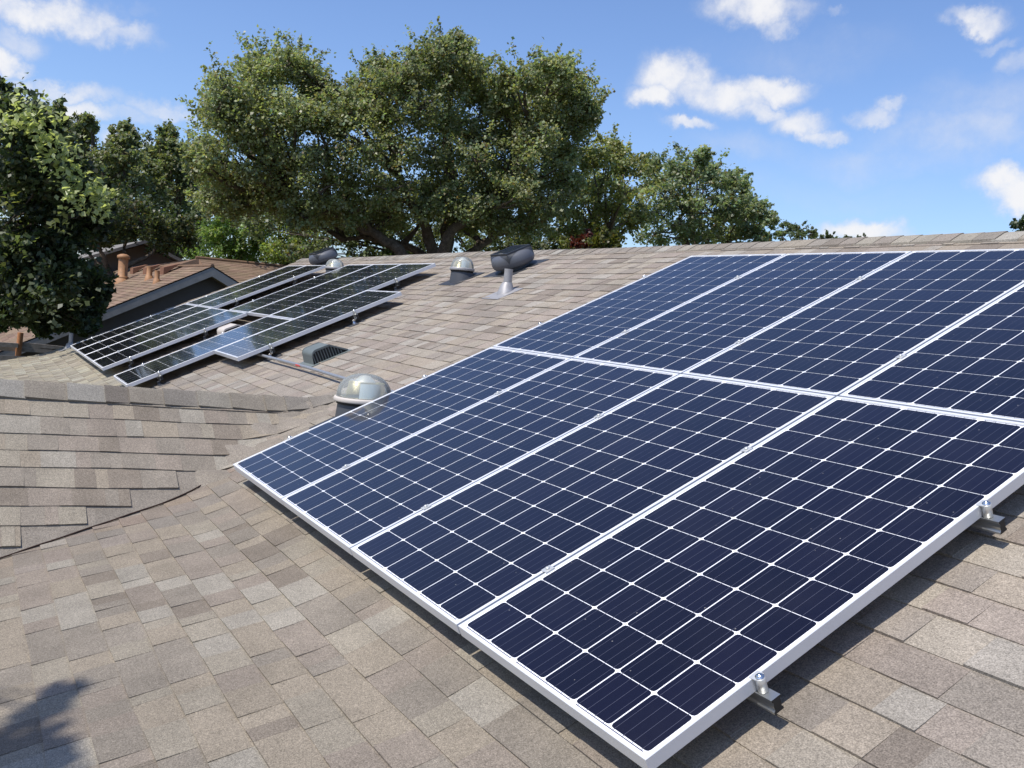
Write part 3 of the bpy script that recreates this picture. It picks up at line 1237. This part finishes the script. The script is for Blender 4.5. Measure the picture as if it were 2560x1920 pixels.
brown_field(mb, lambda a, b, h: wing_n(XW + 0.35 - (a - XB), b, h), XB, XW + 0.35, 0.0, 4.2, 0.3)
# main east slope, ridge along Y
XM, ZM, SM = -26.0, 2.10, 0.36
cm_ = 1 / math.sqrt(1 + SM * SM)


def main_e(a, b, h):
    d = (10.5 - b) * cm_
    return Vector((XM + d + h * SM * cm_, a, ZM - d * SM + h * cm_))


brown_field(mb, lambda a, b, h: main_e(a, b, h), 5.2, 8.9, 0.0, 10.5, 0.16)
hip = [(XM, 5.2, ZM), (XM + 4.4, 3.45, 1.60), (XM - 5.0, 3.45, 1.58), (XM + 9.8, 5.2, ZM - 9.8 * SM), (XM + 9.8, 3.45, ZM - 9.8 * SM), (XM, 8.9, ZM), (XM - 4.5, 8.9, 0.4),
       (XM - 4.5, 5.2, 0.4)]
mb.add(hip, [(0, 2, 1), (0, 1, 4, 3), (0, 5, 6, 7), (0, 7, 2)], (0.185, 0.118, 0.078))
nroof = nbuild(mb, 'roof', M_BROWN)
mb = MB()
mb.tube([(XM, 5.1, ZM + 0.02), (XM, 8.9, ZM + 0.02)], 0.06, 6, tint=(0.17, 0.108, 0.07))
mb.tube([(XB, YP, ZP + 0.005), (XW + 0.33, YP, ZP + 0.005)], 0.05, 6, tint=(0.17, 0.108, 0.07))
mb.build('ridge_cap', M_BROWN, nroof)


def flue(x, y, r, h, cap, name):
    z = ZP - (YP - y) * SW
    mb = MB()
    mb.lathe([(r * 1.7, -0.02 - r * 0.6), (r * 1.25, 0.09), (r, 0.1), (r, h)], 20, (x, y, z))
    mb.lathe([(r, h), (0, h)], 20, (x, y, z))
    if cap:
        mb.lathe([(r * 1.25, 0.10), (r * 1.25, 0.15), (r, 0.15)], 20, (x, y, z))
        mb.lathe([(r * 1.05, h - 0.09), (r * 1.32, h - 0.08), (r * 1.32, h + 0.0), (r * 0.6, h + 0.05), (0, h + 0.06)], 20, (x, y, z))
    return mb.build(name, M_RUST, nroof)


flue(-23.7, 2.58, 0.135, 0.75, True, 'flue_pipe')
flue(-20.4, 2.78, 0.075, 0.34, False, 'vent_pipe')
flue(-18.3, 2.62, 0.06, 0.30, False, 'vent_pipe')
for xx in (-25.3, -22.9, -20.2):
    mb = MB()
    y0, z0 = 3.05, ZP - (YP - 3.05) * SW
    mb.add([(xx - .28, y0, z0), (xx + .28, y0, z0), (xx + .28, y0, z0 + .20), (xx - .28, y0, z0 + .20),
            (xx - .28, y0 + .42, z0 + .34), (xx + .28, y0 + .42, z0 + .34)], [(0, 1, 2, 3), (3, 2, 5, 4), (1, 5, 2), (0, 3, 4)], (0.2, 0.1, 0.062))
    mb.build('box_vent', M_BROWN, nroof)
mb = MB()
ys, yn = YP - 4.6, YP + 3.4
mb.box(XB + 0.4, XW, ys, yn, GROUND_Z, ZP - 4.6 * SW - 0.12)
mb.add([(XW + 0.002, ys, ZP - 4.6 * SW - 0.12), (XW + 0.002, yn, ZP - 4.6 * SW - 0.12), (XW + 0.002, yn, ZP - 3.4 * SW - 0.12), (XW + 0.002, YP, ZP - 0.12),
        ], [(0, 1, 2, 3)])
mb.box(XM - 4, XM + 8, 5.5, 8.6, GROUND_Z, -0.95)
mb.box(XM - 4, XM, 5.5, 8.6, -0.95, 0.5)
nbuild(mb, 'wall', M_STUCCO)
mb = MB()   # raking fascia boards on the gable front
for sgn, ln in ((-1, 5.0), (1, 3.75)):
    for (x0, x1, dz0, dz1) in ((XW + 0.30, XW + 0.345, -0.028, -0.24),):
        a0 = (YP, ZP + dz0)
        a1 = (YP + sgn * ln, ZP + dz0 - ln * SW)
        vs = [(x0, a0[0], a0[1]), (x0, a1[0], a1[1]), (x0, a1[0], a1[1] + dz1 - dz0), (x0, a0[0], a0[1] + dz1 - dz0)]
        vs += [(x1, q[1], q[2]) for q in vs]
        mb.add(vs, [(0, 1, 2, 3), (7, 6, 5, 4), (0, 4, 5, 1), (3, 2, 6, 7), (1, 5, 6, 2), (0, 3, 7, 4)])
    # soffit board
    mb.add([(XW + 0.30, YP, ZP - 0.235), (XW + 0.30, YP + sgn * ln, ZP - 0.235 - ln * SW), (XW, YP + sgn * ln, ZP - 0.235 - ln * SW), (XW, YP, ZP - 0.235)], [(0, 1, 2, 3)])
nbuild(mb, 'fascia', M_TRIMW)

# ------------------------------------------------------------------ grey house behind the trees
gh = empty('grey_house', (-34, 3.5, GROUND_Z))
tag(gh, 'dark grey gabled house half hidden under the oaks behind the brown roof', 'house')
mb = MB()
mb.box(-42, -31, 0.2, 8.2, GROUND_Z, 0.9)
mb.add([(-31, 0.2, 0.9), (-31, 8.2, 0.9), (-31, 4.2, 2.55)], [(0, 1, 2)])
o = mb.build('wall', M_STUCCO, gh)
o.location = -Vector(gh.location)
mb = MB()
for sgn in (-1, 1):
    vs = [(-30.5, 4.2, 2.72), (-42, 4.2, 2.72), (-42, 4.2 + sgn * 4.6, 2.72 - 4.6 * .42), (-30.5, 4.2 + sgn * 4.6, 2.72 - 4.6 * .42)]
    mb.add(vs + [(q[0], q[1], q[2] - 0.12) for q in vs], [(0, 1, 2, 3), (7, 6, 5, 4), (0, 3, 7, 4), (1, 5, 6, 2), (2, 6, 7, 3)])
o = mb.build('roof', M_GREYROOF, gh)
o.location = -Vector(gh.location)

# ------------------------------------------------------------------ timber rails at the far left
fn = empty('timber_rail_fence', (-15.5, -0.5, GROUND_Z))
tag(fn, 'timber rail fence with an orange brown post, below the dark tree at the left', 'fence')
fb = Vector(fn.location)
mb = MB()
mb.tube([Vector((-15.5, -0.60, GROUND_Z)) - fb, Vector((-15.5, -0.45, -0.75)) - fb, Vector((-15.5, -0.41, -0.10)) - fb], 0.055, 8)
mb.build('post', M_ORANGE, fn)
mb = MB()
for (z0, z1, xo, y0, y1) in ((-0.31, -0.36, 0.06, -3.5, -0.45), (-0.34, -0.40, -0.05, -0.40, 0.6), (-0.42, -0.45, -0.05, -3.5, 0.6), (-0.62, -0.62, 0.06, -3.5, -0.3)):
    mb.add([(-15.5 + xo - .025, y0, z0 - .045), (-15.5 + xo + .025, y0, z0 - .045), (-15.5 + xo + .025, y0, z0 + .045), (-15.5 + xo - .025, y0, z0 + .045),
            (-15.5 + xo - .025, y1, z1 - .045), (-15.5 + xo + .025, y1, z1 - .045), (-15.5 + xo + .025, y1, z1 + .045), (-15.5 + xo - .025, y1, z1 + .045)],
           [(0, 1, 2, 3), (4, 7, 6, 5), (0, 4, 5, 1), (1, 5, 6, 2), (2, 6, 7, 3), (3, 7, 4, 0)])
o = mb.build('rail', M_WOOD, fn)
o.location = -fb
mb = MB()
for y_ in (-3.4, -1.9):
    mb.box(-15.6, -15.5, y_ - 0.05, y_ + 0.05, GROUND_Z, -0.25)
o = mb.build('rear_post', M_WOOD, fn)
o.location = -fb


# ------------------------------------------------------------------ trees
def leaf_mesh(name, centers, normals, size, tints, mat, parent, loc):
    """one bent four sided leaf (two triangles folded on the midrib) per centre"""
    n = len(centers)
    nrm = normals / np.linalg.norm(normals, axis=1, keepdims=True)
    r = rng.normal(size=(n, 3))
    t = np.cross(nrm, r)
    t /= np.linalg.norm(t, axis=1, keepdims=True) + 1e-9
    b = np.cross(nrm, t)
    sz = size * rng.uniform(0.65, 1.35, size=(n, 1))
    w = sz * rng.uniform(0.30, 0.42, size=(n, 1))
    fold = nrm * sz * 0.10
    v = np.empty((n, 4, 3), dtype=np.float32)
    v[:, 0] = centers - t * sz * 0.5
    v[:, 1] = centers + b * w + fold - t * sz * 0.02
    v[:, 2] = centers + t * sz * 0.5 - nrm * sz * 0.08
    v[:, 3] = centers - b * w + fold - t * sz * 0.02
    v -= np.array(loc, dtype=np.float32)
    me = bpy.data.meshes.new(name)
    me.vertices.add(n * 4)
    me.vertices.foreach_set('co', v.ravel())
    me.loops.add(n * 4)
    me.loops.foreach_set('vertex_index', np.arange(n * 4, dtype=np.int32))
    me.polygons.add(n)
    me.polygons.foreach_set('loop_start', np.arange(0, n * 4, 4, dtype=np.int32))
    me.polygons.foreach_set('loop_total', np.full(n, 4, dtype=np.int32))
    a = me.attributes.new('tint', 'FLOAT_COLOR', 'FACE')
    c = np.ones((n, 4), dtype=np.float32)
    c[:, :3] = tints
    a.data.foreach_set('color', c.ravel())
    me.materials.append(mat)
    me.update(calc_edges=True)
    me.validate()
    o = bpy.data.objects.new(name, me)
    COL.objects.link(o)
    if parent is not None:
        o.parent = parent
    return o


def curve_pts(a, b, n, sag, wig):
    a, b = Vector(a), Vector(b)
    out = []
    L_ = (b - a).length
    w1 = Vector(rng.normal(size=3)) * wig * L_
    w2 = Vector(rng.normal(size=3)) * wig * L_ * 0.5
    for i in range(n + 1):
        t = i / n
        p_ = a.lerp(b, t)
        p_ = p_ + Vector((0, 0, sag * L_ * math.sin(math.pi * t))) + w1 * math.sin(math.pi * t) * 0.5 + w2 * math.sin(2 * math.pi * t)
        out.append(p_)
    return out


def tree(name, label, lumps, dist, trunk_px, leaf, tint, trunk_r, per=420, depth=0.9, group=None, cat='tree', var=0.25,
         forks=5, tip=None, sub=13, back=True, mat=None, base_z=None, limb_px=None, yellow=0.02):
    """lumps: (px, py, radius px) outline of the crown at that distance; the crown gets the same depth as its width allows"""
    k = dist / 2297.9
    L = []
    for (px, py, r) in lumps:
        rm = r * k
        for rep in range(2 if back else 1):
            dd = dist + (rng.uniform(-1, 0.1) if rep == 0 else rng.uniform(0.1, 1)) * depth
            c = at(px + rng.uniform(-8, 8) * (rep), py + rng.uniform(-4, 8) * rep, dd)
            L.append((c, rm * (1.0 if rep == 0 else 0.92)))
    cx = sum((c for c, _ in L), Vector()) / len(L)
    tp = at(trunk_px[0], trunk_px[1], dist)
    gz_ = GROUND_Z if base_z is None else base_z
    foot = Vector((tp.x, tp.y, gz_))
    root = empty(name, foot)
    tag(root, label, cat, group)
    # wood
    w = MB()
    fork = tp - foot
    w.tube([(0, 0, 0), fork * 0.35 + Vector((0.05, 0.03, 0)), fork], [trunk_r * 1.25, trunk_r, trunk_r * 0.85], 12)
    order = sorted(range(len(L)), key=lambda i: (L[i][0].x * 3.1 + L[i][0].y * 1.7) % 1.0)
    mains = []
    if limb_px:
        for (pl, rr) in limb_px:
            pts_ = [fork] + [at(px, py, dist + dz) - foot for (px, py, dz) in pl]
            rad = list(np.linspace(rr, rr * 0.35, len(pts_)))
            fine, fr_ = [], []
            for i in range(len(pts_) - 1):
                p0_, p1_, p2_, p3_ = pts_[max(i - 1, 0)], pts_[i], pts_[i + 1], pts_[min(i + 2, len(pts_) - 1)]
                for j in range(5):
                    t = j / 5
                    q_ = 0.5 * (2 * p1_ + (p2_ - p0_) * t + (2 * p0_ - 5 * p1_ + 4 * p2_ - p3_) * t * t + (3 * p1_ - p0_ - 3 * p2_ + p3_) * t ** 3)
                    fine.append(q_ + Vector(rng.normal(size=3)) * rr * 0.16)
                    fr_.append((rad[i] * (1 - t) + rad[i + 1] * t) * rng.uniform(0.9, 1.1))
            fine.append(pts_[-1])
            fr_.append(rad[-1])
            w.tube(fine, fr_, 9)
            mains += [fine[len(fine) // 2], fine[-1], fine[len(fine) * 3 // 4]]
    else:
        for f in range(forks):
            c, r = L[order[f % len(order)]]
            e = fork.lerp(c - foot, 0.6)
            pts_ = curve_pts(fork * 0.92, e, 6, 0.03, 0.10)
            w.tube(pts_, list(np.linspace(trunk_r * 0.62, trunk_r * 0.28, 7)), 8)
            mains += [pts_[-1], pts_[4]]
    for (c, r) in L:
        q = c - foot
        st = min(mains, key=lambda m_: (m_ - q).length + max(0, m_.z - q.z) * 1.5)
        pts_ = curve_pts(st, q, 5, 0.0, 0.05)
        w.tube(pts_, list(np.linspace(trunk_r * 0.26, trunk_r * 0.06, 6)), 6, cap=False)
        for _ in range(3):
            d = Vector(rng.normal(size=3))
            d.z = abs(d.z) * 0.8
            pts_ = curve_pts(pts_[3] if _ == 0 else q, q + d.normalized() * r * rng.uniform(0.6, 1.0), 3, 0.0, 0.12)
            w.tube(pts_, list(np.linspace(trunk_r * 0.09, trunk_r * 0.03, 4)), 5, cap=False)
    w.build('trunk', M_BARK, root)
    # leaves: every lump is a handful of twig clumps, every clump a spray of leaves
    cs, ns, ts = [], [], []
    base = np.array(tint)
    for (c, r) in L:
        nsub = max(4, int(sub * rng.uniform(0.8, 1.2)))
        dirs = rng.normal(size=(nsub, 3))
        dirs /= np.linalg.norm(dirs, axis=1, keepdims=True)
        dirs[:, 2] = dirs[:, 2] * 0.85 + 0.12
        rad = r * rng.uniform(0.35, 1.05, size=(nsub, 1))
        sc = np.array(c) + dirs * rad
        lump_t = rng.uniform(1 - var * 0.5, 1 + var * 0.5)
        m_ = max(6, int(per / nsub))
        for q, dv in zip(sc, dirs):
            rr = r * rng.uniform(0.24, 0.44)
            mk = m_
            stretch = 0.0
            if rng.random() < 0.30:            # a loose spray poking out of the crown
                up_ = dv + np.array([0, 0, 0.35])
                q = np.array(c) + up_ * r * rng.uniform(0.95, 1.30)
                rr *= 0.45
                mk = max(5, int(m_ * 0.55))
                stretch = rr * 1.3
            off = rng.normal(size=(mk, 3)) * rr * np.array([0.62, 0.62, 0.5])
            if stretch:
                off = off + (dv + np.array([0, 0, 0.35])) * rng.normal(size=(mk, 1)) * stretch
            cs.append(q + off)
            nn = rng.normal(size=(mk, 3)) * 0.70 + dv * 0.30 + np.array(SUN) * 0.75
            ns.append(nn)
            ct = lump_t * rng.uniform(1 - var, 1 + var)
            tt = base * ct * rng.uniform(0.7, 1.3, size=(mk, 1)) * np.array([1, 1, 1])
            tt = tt * (1 + rng.normal(size=(mk, 3)) * np.array([0.10, 0.04, 0.10]))
            if yellow:
                ye = rng.random(mk) < yellow * (4 if rng.random() < 0.1 else 0.7)
                tt[ye] = np.array([0.16, 0.11, 0.03]) * rng.uniform(0.7, 1.2, size=(ye.sum(), 1))
            ts.append(tt)
    if tip:
        for (px, py, r, dz, n, tcol) in tip:
            c = np.array(at(px, py, dist + dz))
            for _ in range(6):
                q = c + rng.normal(size=3) * r * k * 0.55
                m_ = n // 7
                cs.append(q + rng.normal(size=(m_, 3)) * r * k * 0.35)
                ns.append(rng.normal(size=(m_, 3)) * 0.6 + np.array([0.1, -0.2, 0.8]))
                ts.append(np.array(tcol) * rng.uniform(0.75, 1.2, size=(m_, 1)))
    cs = np.concatenate(cs)
    ns = np.concatenate(ns)
    ts = np.clip(np.concatenate(ts), 0.004, 0.6)
    leaf_mesh('crown', cs, ns, leaf, ts, mat or M_LEAF, root, foot)
    return root


G_OAK = (0.262, 0.290, 0.150)
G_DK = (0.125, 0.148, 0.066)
G_BRI = (0.19, 0.27, 0.07)

big = [(560, 210, 45), (545, 270, 50), (610, 230, 50), (640, 170, 45), (700, 160, 45), (750, 160, 42), (785, 210, 40), (680, 240, 60), (600, 310, 60),
       (520, 360, 40), (740, 290, 60), (790, 290, 45), (660, 330, 70), (505, 410, 40), (560, 420, 60), (640, 430, 65), (720, 400, 65), (600, 500, 55),
       (545, 490, 50), (690, 490, 55), (790, 380, 60), (840, 300, 40), (880, 270, 45), (920, 210, 45), (950, 170, 38), (990, 200, 50), (1040, 180, 45),
       (1060, 140, 38), (1110, 125, 40), (1150, 110, 32), (1180, 160, 40), (1190, 220, 40), (1120, 200, 55), (1050, 260, 60), (960, 280, 60), (1130, 290, 60),
       (900, 360, 65), (1000, 370, 65), (1100, 380, 65), (1190, 330, 60), (1200, 400, 60), (800, 470, 60), (880, 450, 60), (980, 460, 60), (1080, 470, 55),
       (760, 530, 45), (1240, 250, 40), (1270, 205, 38), (1310, 190, 40), (1360, 180, 40), (1390, 165, 36), (1420, 210, 42), (1455, 240, 42), (1470, 275, 34),
       (1430, 300, 50), (1370, 260, 55), (1300, 270, 60), (1250, 320, 55), (1330, 350, 60), (1410, 370, 45), (1270, 400, 60), (1350, 430, 55), (1420, 440, 40),
       (1290, 480, 55), (1220, 470, 50), (1380, 500, 50), (1330, 550, 45), (1250, 540, 45), (1160, 540, 40), (1180, 510, 50), (980, 520, 50), (1060, 520, 42), (890, 520, 50), (1120, 480, 50), (830, 520, 42)]
big = [(x_, y_ + 14, r_ * 1.04) for (x_, y_, r_) in big]
tree('big_oak_tree', 'huge spreading oak with many domed lobes and forking limbs, centre of the tree line', big, 27.0, (1085, 735), 0.092, G_OAK, 0.42,
     per=1700, depth=2.2, sub=26, var=0.22, yellow=0.03,
     limb_px=[([(1010, 640, -0.5), (930, 580, -0.6), (840, 535, -0.3), (720, 500, 0.2)], 0.20), ([(1080, 620, 0.0), (1050, 540, -0.4), (990, 430, 0.1), (960, 300, 0.2)], 0.19),
              ([(1110, 610, -0.8), (1180, 540, -1.0), (1250, 480, -0.6), (1330, 380, 0)], 0.19), ([(1150, 650, 0.3), (1240, 590, 0.6), (1330, 540, 0.8)], 0.18),
              ([(1060, 640, 0.8), (960, 600, 1.2), (860, 600, 1.5)], 0.16), ([(1120, 600, 0.5), (1130, 480, 0.5), (1120, 330, 0.3), (1130, 200, 0)], 0.22)])

tree('oak_tree', 'olive green rounded oak just right of the huge oak', [(1480, 400, 42), (1530, 380, 42), (1565, 420, 45), (1500, 450, 55), (1570, 480, 50), (1460, 480, 45),
     (1530, 520, 55), (1460, 550, 55), (1580, 550, 45), (1520, 585, 50), (1430, 590, 45), (1470, 610, 40)], 30.0, (1520, 660), 0.11, (0.260, 0.280, 0.115), 0.22,
     per=900, depth=2.0, group='oaks behind the roof ridge')
tree('oak_tree', 'fresh green bushy oak with a stepped crown falling away to the right', [(1625, 420, 30), (1640, 460, 45), (1690, 420, 32), (1720, 440, 40), (1755, 395, 24), (1770, 430, 35),
     (1800, 460, 40), (1690, 490, 55), (1760, 500, 55), (1640, 530, 55), (1820, 520, 40), (1845, 455, 24), (1860, 490, 28), (1850, 550, 42), (1890, 530, 28),
     (1915, 555, 22), (1700, 560, 55), (1780, 570, 50), (1630, 590, 50), (1860, 590, 40), (1905, 590, 25), (1740, 600, 45)], 34.0, (1740, 690), 0.115, (0.230, 0.275, 0.155), 0.22,
     per=760, depth=2.2, group='oaks behind the roof ridge')
tree('oak_tree', 'small distant tree peeking over the ridge, right of the stepped oak', [(1950, 590, 18), (1975, 575, 18), (2000, 580, 16), (2025, 585, 16), (1990, 600, 22), (2050, 600, 14),
     (2075, 592, 10), (2085, 605, 12)], 62.0, (2000, 680), 0.16, (0.11, 0.135, 0.062), 0.18, per=260, depth=1.5, sub=6, group='oaks behind the roof ridge')
tree('oak_tree', 'tiny distant treetop low on the ridge under the white cloud', [(2120, 600, 10), (2140, 598, 9), (2165, 603, 9), (2100, 606, 10)], 66.0, (2130, 680), 0.16,
     (0.11, 0.13, 0.065), 0.14, per=160, depth=1.0, sub=5, group='oaks behind the roof ridge')
tree('oak_tree', 'tree whose leafy twig just enters at the right edge above the ridge', [(2548, 560, 14), (2556, 585, 16), (2585, 560, 30), (2600, 600, 40), (2620, 540, 30)], 28.0, (2610, 720), 0.10,
     (0.06, 0.09, 0.045), 0.12, per=170, depth=0.8, sub=6, group='oaks behind the roof ridge')
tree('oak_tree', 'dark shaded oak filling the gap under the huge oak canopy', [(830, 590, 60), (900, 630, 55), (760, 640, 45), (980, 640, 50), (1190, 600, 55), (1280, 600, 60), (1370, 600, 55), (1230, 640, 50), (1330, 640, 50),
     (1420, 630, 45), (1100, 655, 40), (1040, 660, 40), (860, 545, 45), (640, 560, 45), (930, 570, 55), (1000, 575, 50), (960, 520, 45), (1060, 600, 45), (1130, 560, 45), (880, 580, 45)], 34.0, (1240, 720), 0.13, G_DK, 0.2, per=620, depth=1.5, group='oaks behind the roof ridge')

tree('oak_tree', 'dark oak with pointed tops at the left, behind the grey house', [(222, 298, 16), (148, 280, 14), (312, 322, 16), (330, 360, 20), (150, 335, 32), (140, 300, 18), (215, 345, 28), (225, 320, 15), (190, 390, 50), (130, 400, 50), (240, 400, 40), (315, 350, 22),
     (310, 385, 32), (318, 410, 38), (270, 440, 50), (200, 460, 55), (330, 470, 50), (140, 490, 55), (270, 520, 55), (350, 540, 50), (200, 560, 50), (300, 600, 50), (400, 590, 40), (240, 620, 40)],
     62.0, (290, 700), 0.215, (0.200, 0.225, 0.115), 0.42, per=1000, depth=3.6, group='dark oaks at the left')
tree('oak_tree', 'dark round oak between the pointed oak and the huge oak', [(412, 335, 16), (440, 370, 20), (415, 355, 20), (420, 385, 32), (390, 400, 36), (450, 405, 32), (470, 440, 36), (400, 440, 48), (440, 480, 50), (380, 500, 50), (490, 510, 42),
     (430, 550, 50), (500, 560, 42), (370, 560, 42), (470, 600, 45), (420, 620, 40)], 66.0, (440, 700), 0.225, (0.165, 0.194, 0.094), 0.42, per=1000, depth=3.6, group='dark oaks at the left')
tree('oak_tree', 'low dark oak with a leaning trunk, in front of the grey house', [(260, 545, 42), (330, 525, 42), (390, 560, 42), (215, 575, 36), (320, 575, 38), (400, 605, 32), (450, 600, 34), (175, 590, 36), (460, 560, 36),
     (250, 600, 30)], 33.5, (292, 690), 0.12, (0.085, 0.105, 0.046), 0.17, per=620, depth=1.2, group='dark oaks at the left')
tree('oak_tree', 'bright green low tree in front of the huge oak, nearest the brown roof', [(540, 500, 40), (600, 525, 42), (560, 545, 38), (530, 590, 42), (590, 600, 45), (640, 570, 35), (560, 640, 42), (620, 640, 42), (660, 610, 35), (500, 640, 38), (590, 670, 35)],
     40.0, (590, 740), 0.12, G_BRI, 0.16, per=900, depth=1.4, var=0.3, group='bright low trees')
tree('oak_tree', 'yellow green low tree in front of the huge oak, left of the far roof fan', [(690, 520, 40), (760, 530, 38), (700, 550, 40), (730, 600, 42), (680, 630, 38), (760, 570, 35), (770, 620, 35), (720, 655, 35), (810, 640, 30), (790, 655, 30)],
     39.0, (730, 740), 0.12, (0.22, 0.27, 0.07), 0.14, per=700, depth=1.3, var=0.3, group='bright low trees')
tree('shrub', 'small yellow green shrub peeking over the ridge right of the fan', [(1510, 590, 24), (1530, 605, 22), (1495, 610, 22), (1540, 620, 18)], 24.0, (1515, 660), 0.09, (0.11, 0.12, 0.028), 0.05, per=320, depth=0.5, sub=8, cat='shrub')
tree('shrub', 'small dark red leaved shrub peeking over the ridge beside the yellow green one', [(1455, 598, 18), (1475, 592, 16), (1440, 612, 15), (1480, 612, 14)], 24.5, (1462, 660), 0.08, (0.10, 0.022, 0.016), 0.05, per=220, depth=0.5, sub=7, cat='shrub', yellow=0)

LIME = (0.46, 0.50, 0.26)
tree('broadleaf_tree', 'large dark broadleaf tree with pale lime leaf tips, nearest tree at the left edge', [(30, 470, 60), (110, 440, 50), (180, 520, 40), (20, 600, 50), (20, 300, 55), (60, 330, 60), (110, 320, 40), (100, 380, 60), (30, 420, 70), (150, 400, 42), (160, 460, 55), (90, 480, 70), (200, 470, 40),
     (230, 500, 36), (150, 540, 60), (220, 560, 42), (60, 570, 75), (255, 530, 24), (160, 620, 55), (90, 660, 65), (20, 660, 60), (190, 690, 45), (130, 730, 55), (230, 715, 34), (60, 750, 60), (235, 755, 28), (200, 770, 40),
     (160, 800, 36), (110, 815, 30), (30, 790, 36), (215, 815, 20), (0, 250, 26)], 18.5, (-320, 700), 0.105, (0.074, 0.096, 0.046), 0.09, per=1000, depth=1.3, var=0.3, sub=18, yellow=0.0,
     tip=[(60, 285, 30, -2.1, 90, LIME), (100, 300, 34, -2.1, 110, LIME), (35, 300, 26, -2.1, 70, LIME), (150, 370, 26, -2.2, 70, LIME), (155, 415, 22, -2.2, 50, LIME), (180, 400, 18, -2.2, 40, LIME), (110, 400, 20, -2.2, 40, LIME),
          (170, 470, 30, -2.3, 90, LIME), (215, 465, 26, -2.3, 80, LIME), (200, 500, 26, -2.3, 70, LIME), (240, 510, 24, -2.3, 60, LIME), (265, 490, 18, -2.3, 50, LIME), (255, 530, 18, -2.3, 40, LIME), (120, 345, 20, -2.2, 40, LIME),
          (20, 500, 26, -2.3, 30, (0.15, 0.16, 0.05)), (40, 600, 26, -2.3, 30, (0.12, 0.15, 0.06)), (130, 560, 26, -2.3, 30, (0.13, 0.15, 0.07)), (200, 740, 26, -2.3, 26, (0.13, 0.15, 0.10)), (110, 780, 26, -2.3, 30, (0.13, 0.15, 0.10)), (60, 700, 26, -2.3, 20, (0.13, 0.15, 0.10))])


# low belt of woodland far off, hiding the bare horizon from higher viewpoints
def woodland():
    n = 26000
    az = rng.uniform(R(85), R(215), n)
    d = rng.uniform(95, 125, n)
    hgt = 4.6 + 1.3 * np.sin(az * 37) + 0.8 * np.sin(az * 91)
    z = GROUND_Z + rng.uniform(0, 1, n) ** 0.7 * hgt
    c = np.stack([CAM.x + d * np.cos(az), CAM.y + d * np.sin(az), z], 1)
    nn = rng.normal(size=(n, 3)) * 0.8 + np.array(SUN)
    tt = np.array((0.10, 0.125, 0.055)) * rng.uniform(0.6, 1.3, size=(n, 1))
    o = leaf_mesh('woodland', c, nn, 1.15, tt, M_LEAF, None, (0, 0, 0))
    tag(o, kind='stuff')


woodland()


# overhanging tree in the front yard, outside the frame: it casts the soft leaf shadow on the lower roof
def shade_tree():
    foot = Vector((-1.5, -9.5, GROUND_Z))
    root = empty('overhanging_tree', foot)
    tag(root, 'tree in the front yard reaching a leafy bough over the lower roof', 'tree')
    H = 6.3
    spots = [(2.15, -1.10, 0.07), (2.05, -1.04, 0.05), (2.55, -1.33, 0.14), (2.75, -1.36, 0.13), (2.38, -1.30, 0.11), (2.42, -1.16, 0.08), (2.95, -1.40, 0.13), (2.55, -1.16, 0.07), (2.68, -1.20, 0.10)]
    w = MB()
    top = Vector((0, 0, 6.5))
    w.tube([(0, 0, 0), (0.1, 0.2, 3.5), top], [0.28, 0.22, 0.16], 10)
    cs, ns, ts = [], [], []
    ctr = []
    for (x_, y_, r_) in spots:
        z_ = -0.55
        p_ = Vector((x_, y_, z_)) + SUN * (H / SUN.z) * rng.uniform(0.92, 1.04)
        ctr.append(p_)
        n = int(150 * r_ / 0.1)
        cs.append(np.array(p_) + rng.normal(size=(n, 3)) * r_ * 0.62)
        ns.append(rng.normal(size=(n, 3)) + np.array([0, 0, 0.8]))
    for _ in range(26):      # the rest of its crown, over the yard
        p_ = foot + Vector((rng.uniform(-3, 2.0), rng.uniform(-3, 2.0), rng.uniform(5.5, 9.0)))
        cs.append(np.array(p_) + rng.normal(size=(220, 3)) * 0.5)
        ns.append(rng.normal(size=(220, 3)) + np.array([0, 0, 0.8]))
        w.tube(curve_pts(top, p_ - foot, 4, 0.05, 0.1), [0.08, 0.06, 0.04, 0.03, 0.02], 6, cap=False)
    bough = curve_pts(top, ctr[0] - foot, 8, 0.06, 0.04)
    w.tube(bough, list(np.linspace(0.11, 0.012, 9)), 8, cap=False)
    for p_ in ctr[1:]:
        w.tube([bough[-2], p_ - foot], [0.012, 0.006], 5, cap=False)
    w.build('trunk', M_BARK, root)
    cs = np.concatenate(cs)
    ns = np.concatenate(ns)
    ts = np.array(G_OAK) * rng.uniform(0.7, 1.3, size=(len(cs), 1))
    leaf_mesh('crown', cs, ns, 0.10, ts, M_LEAF, root, foot)


shade_tree()
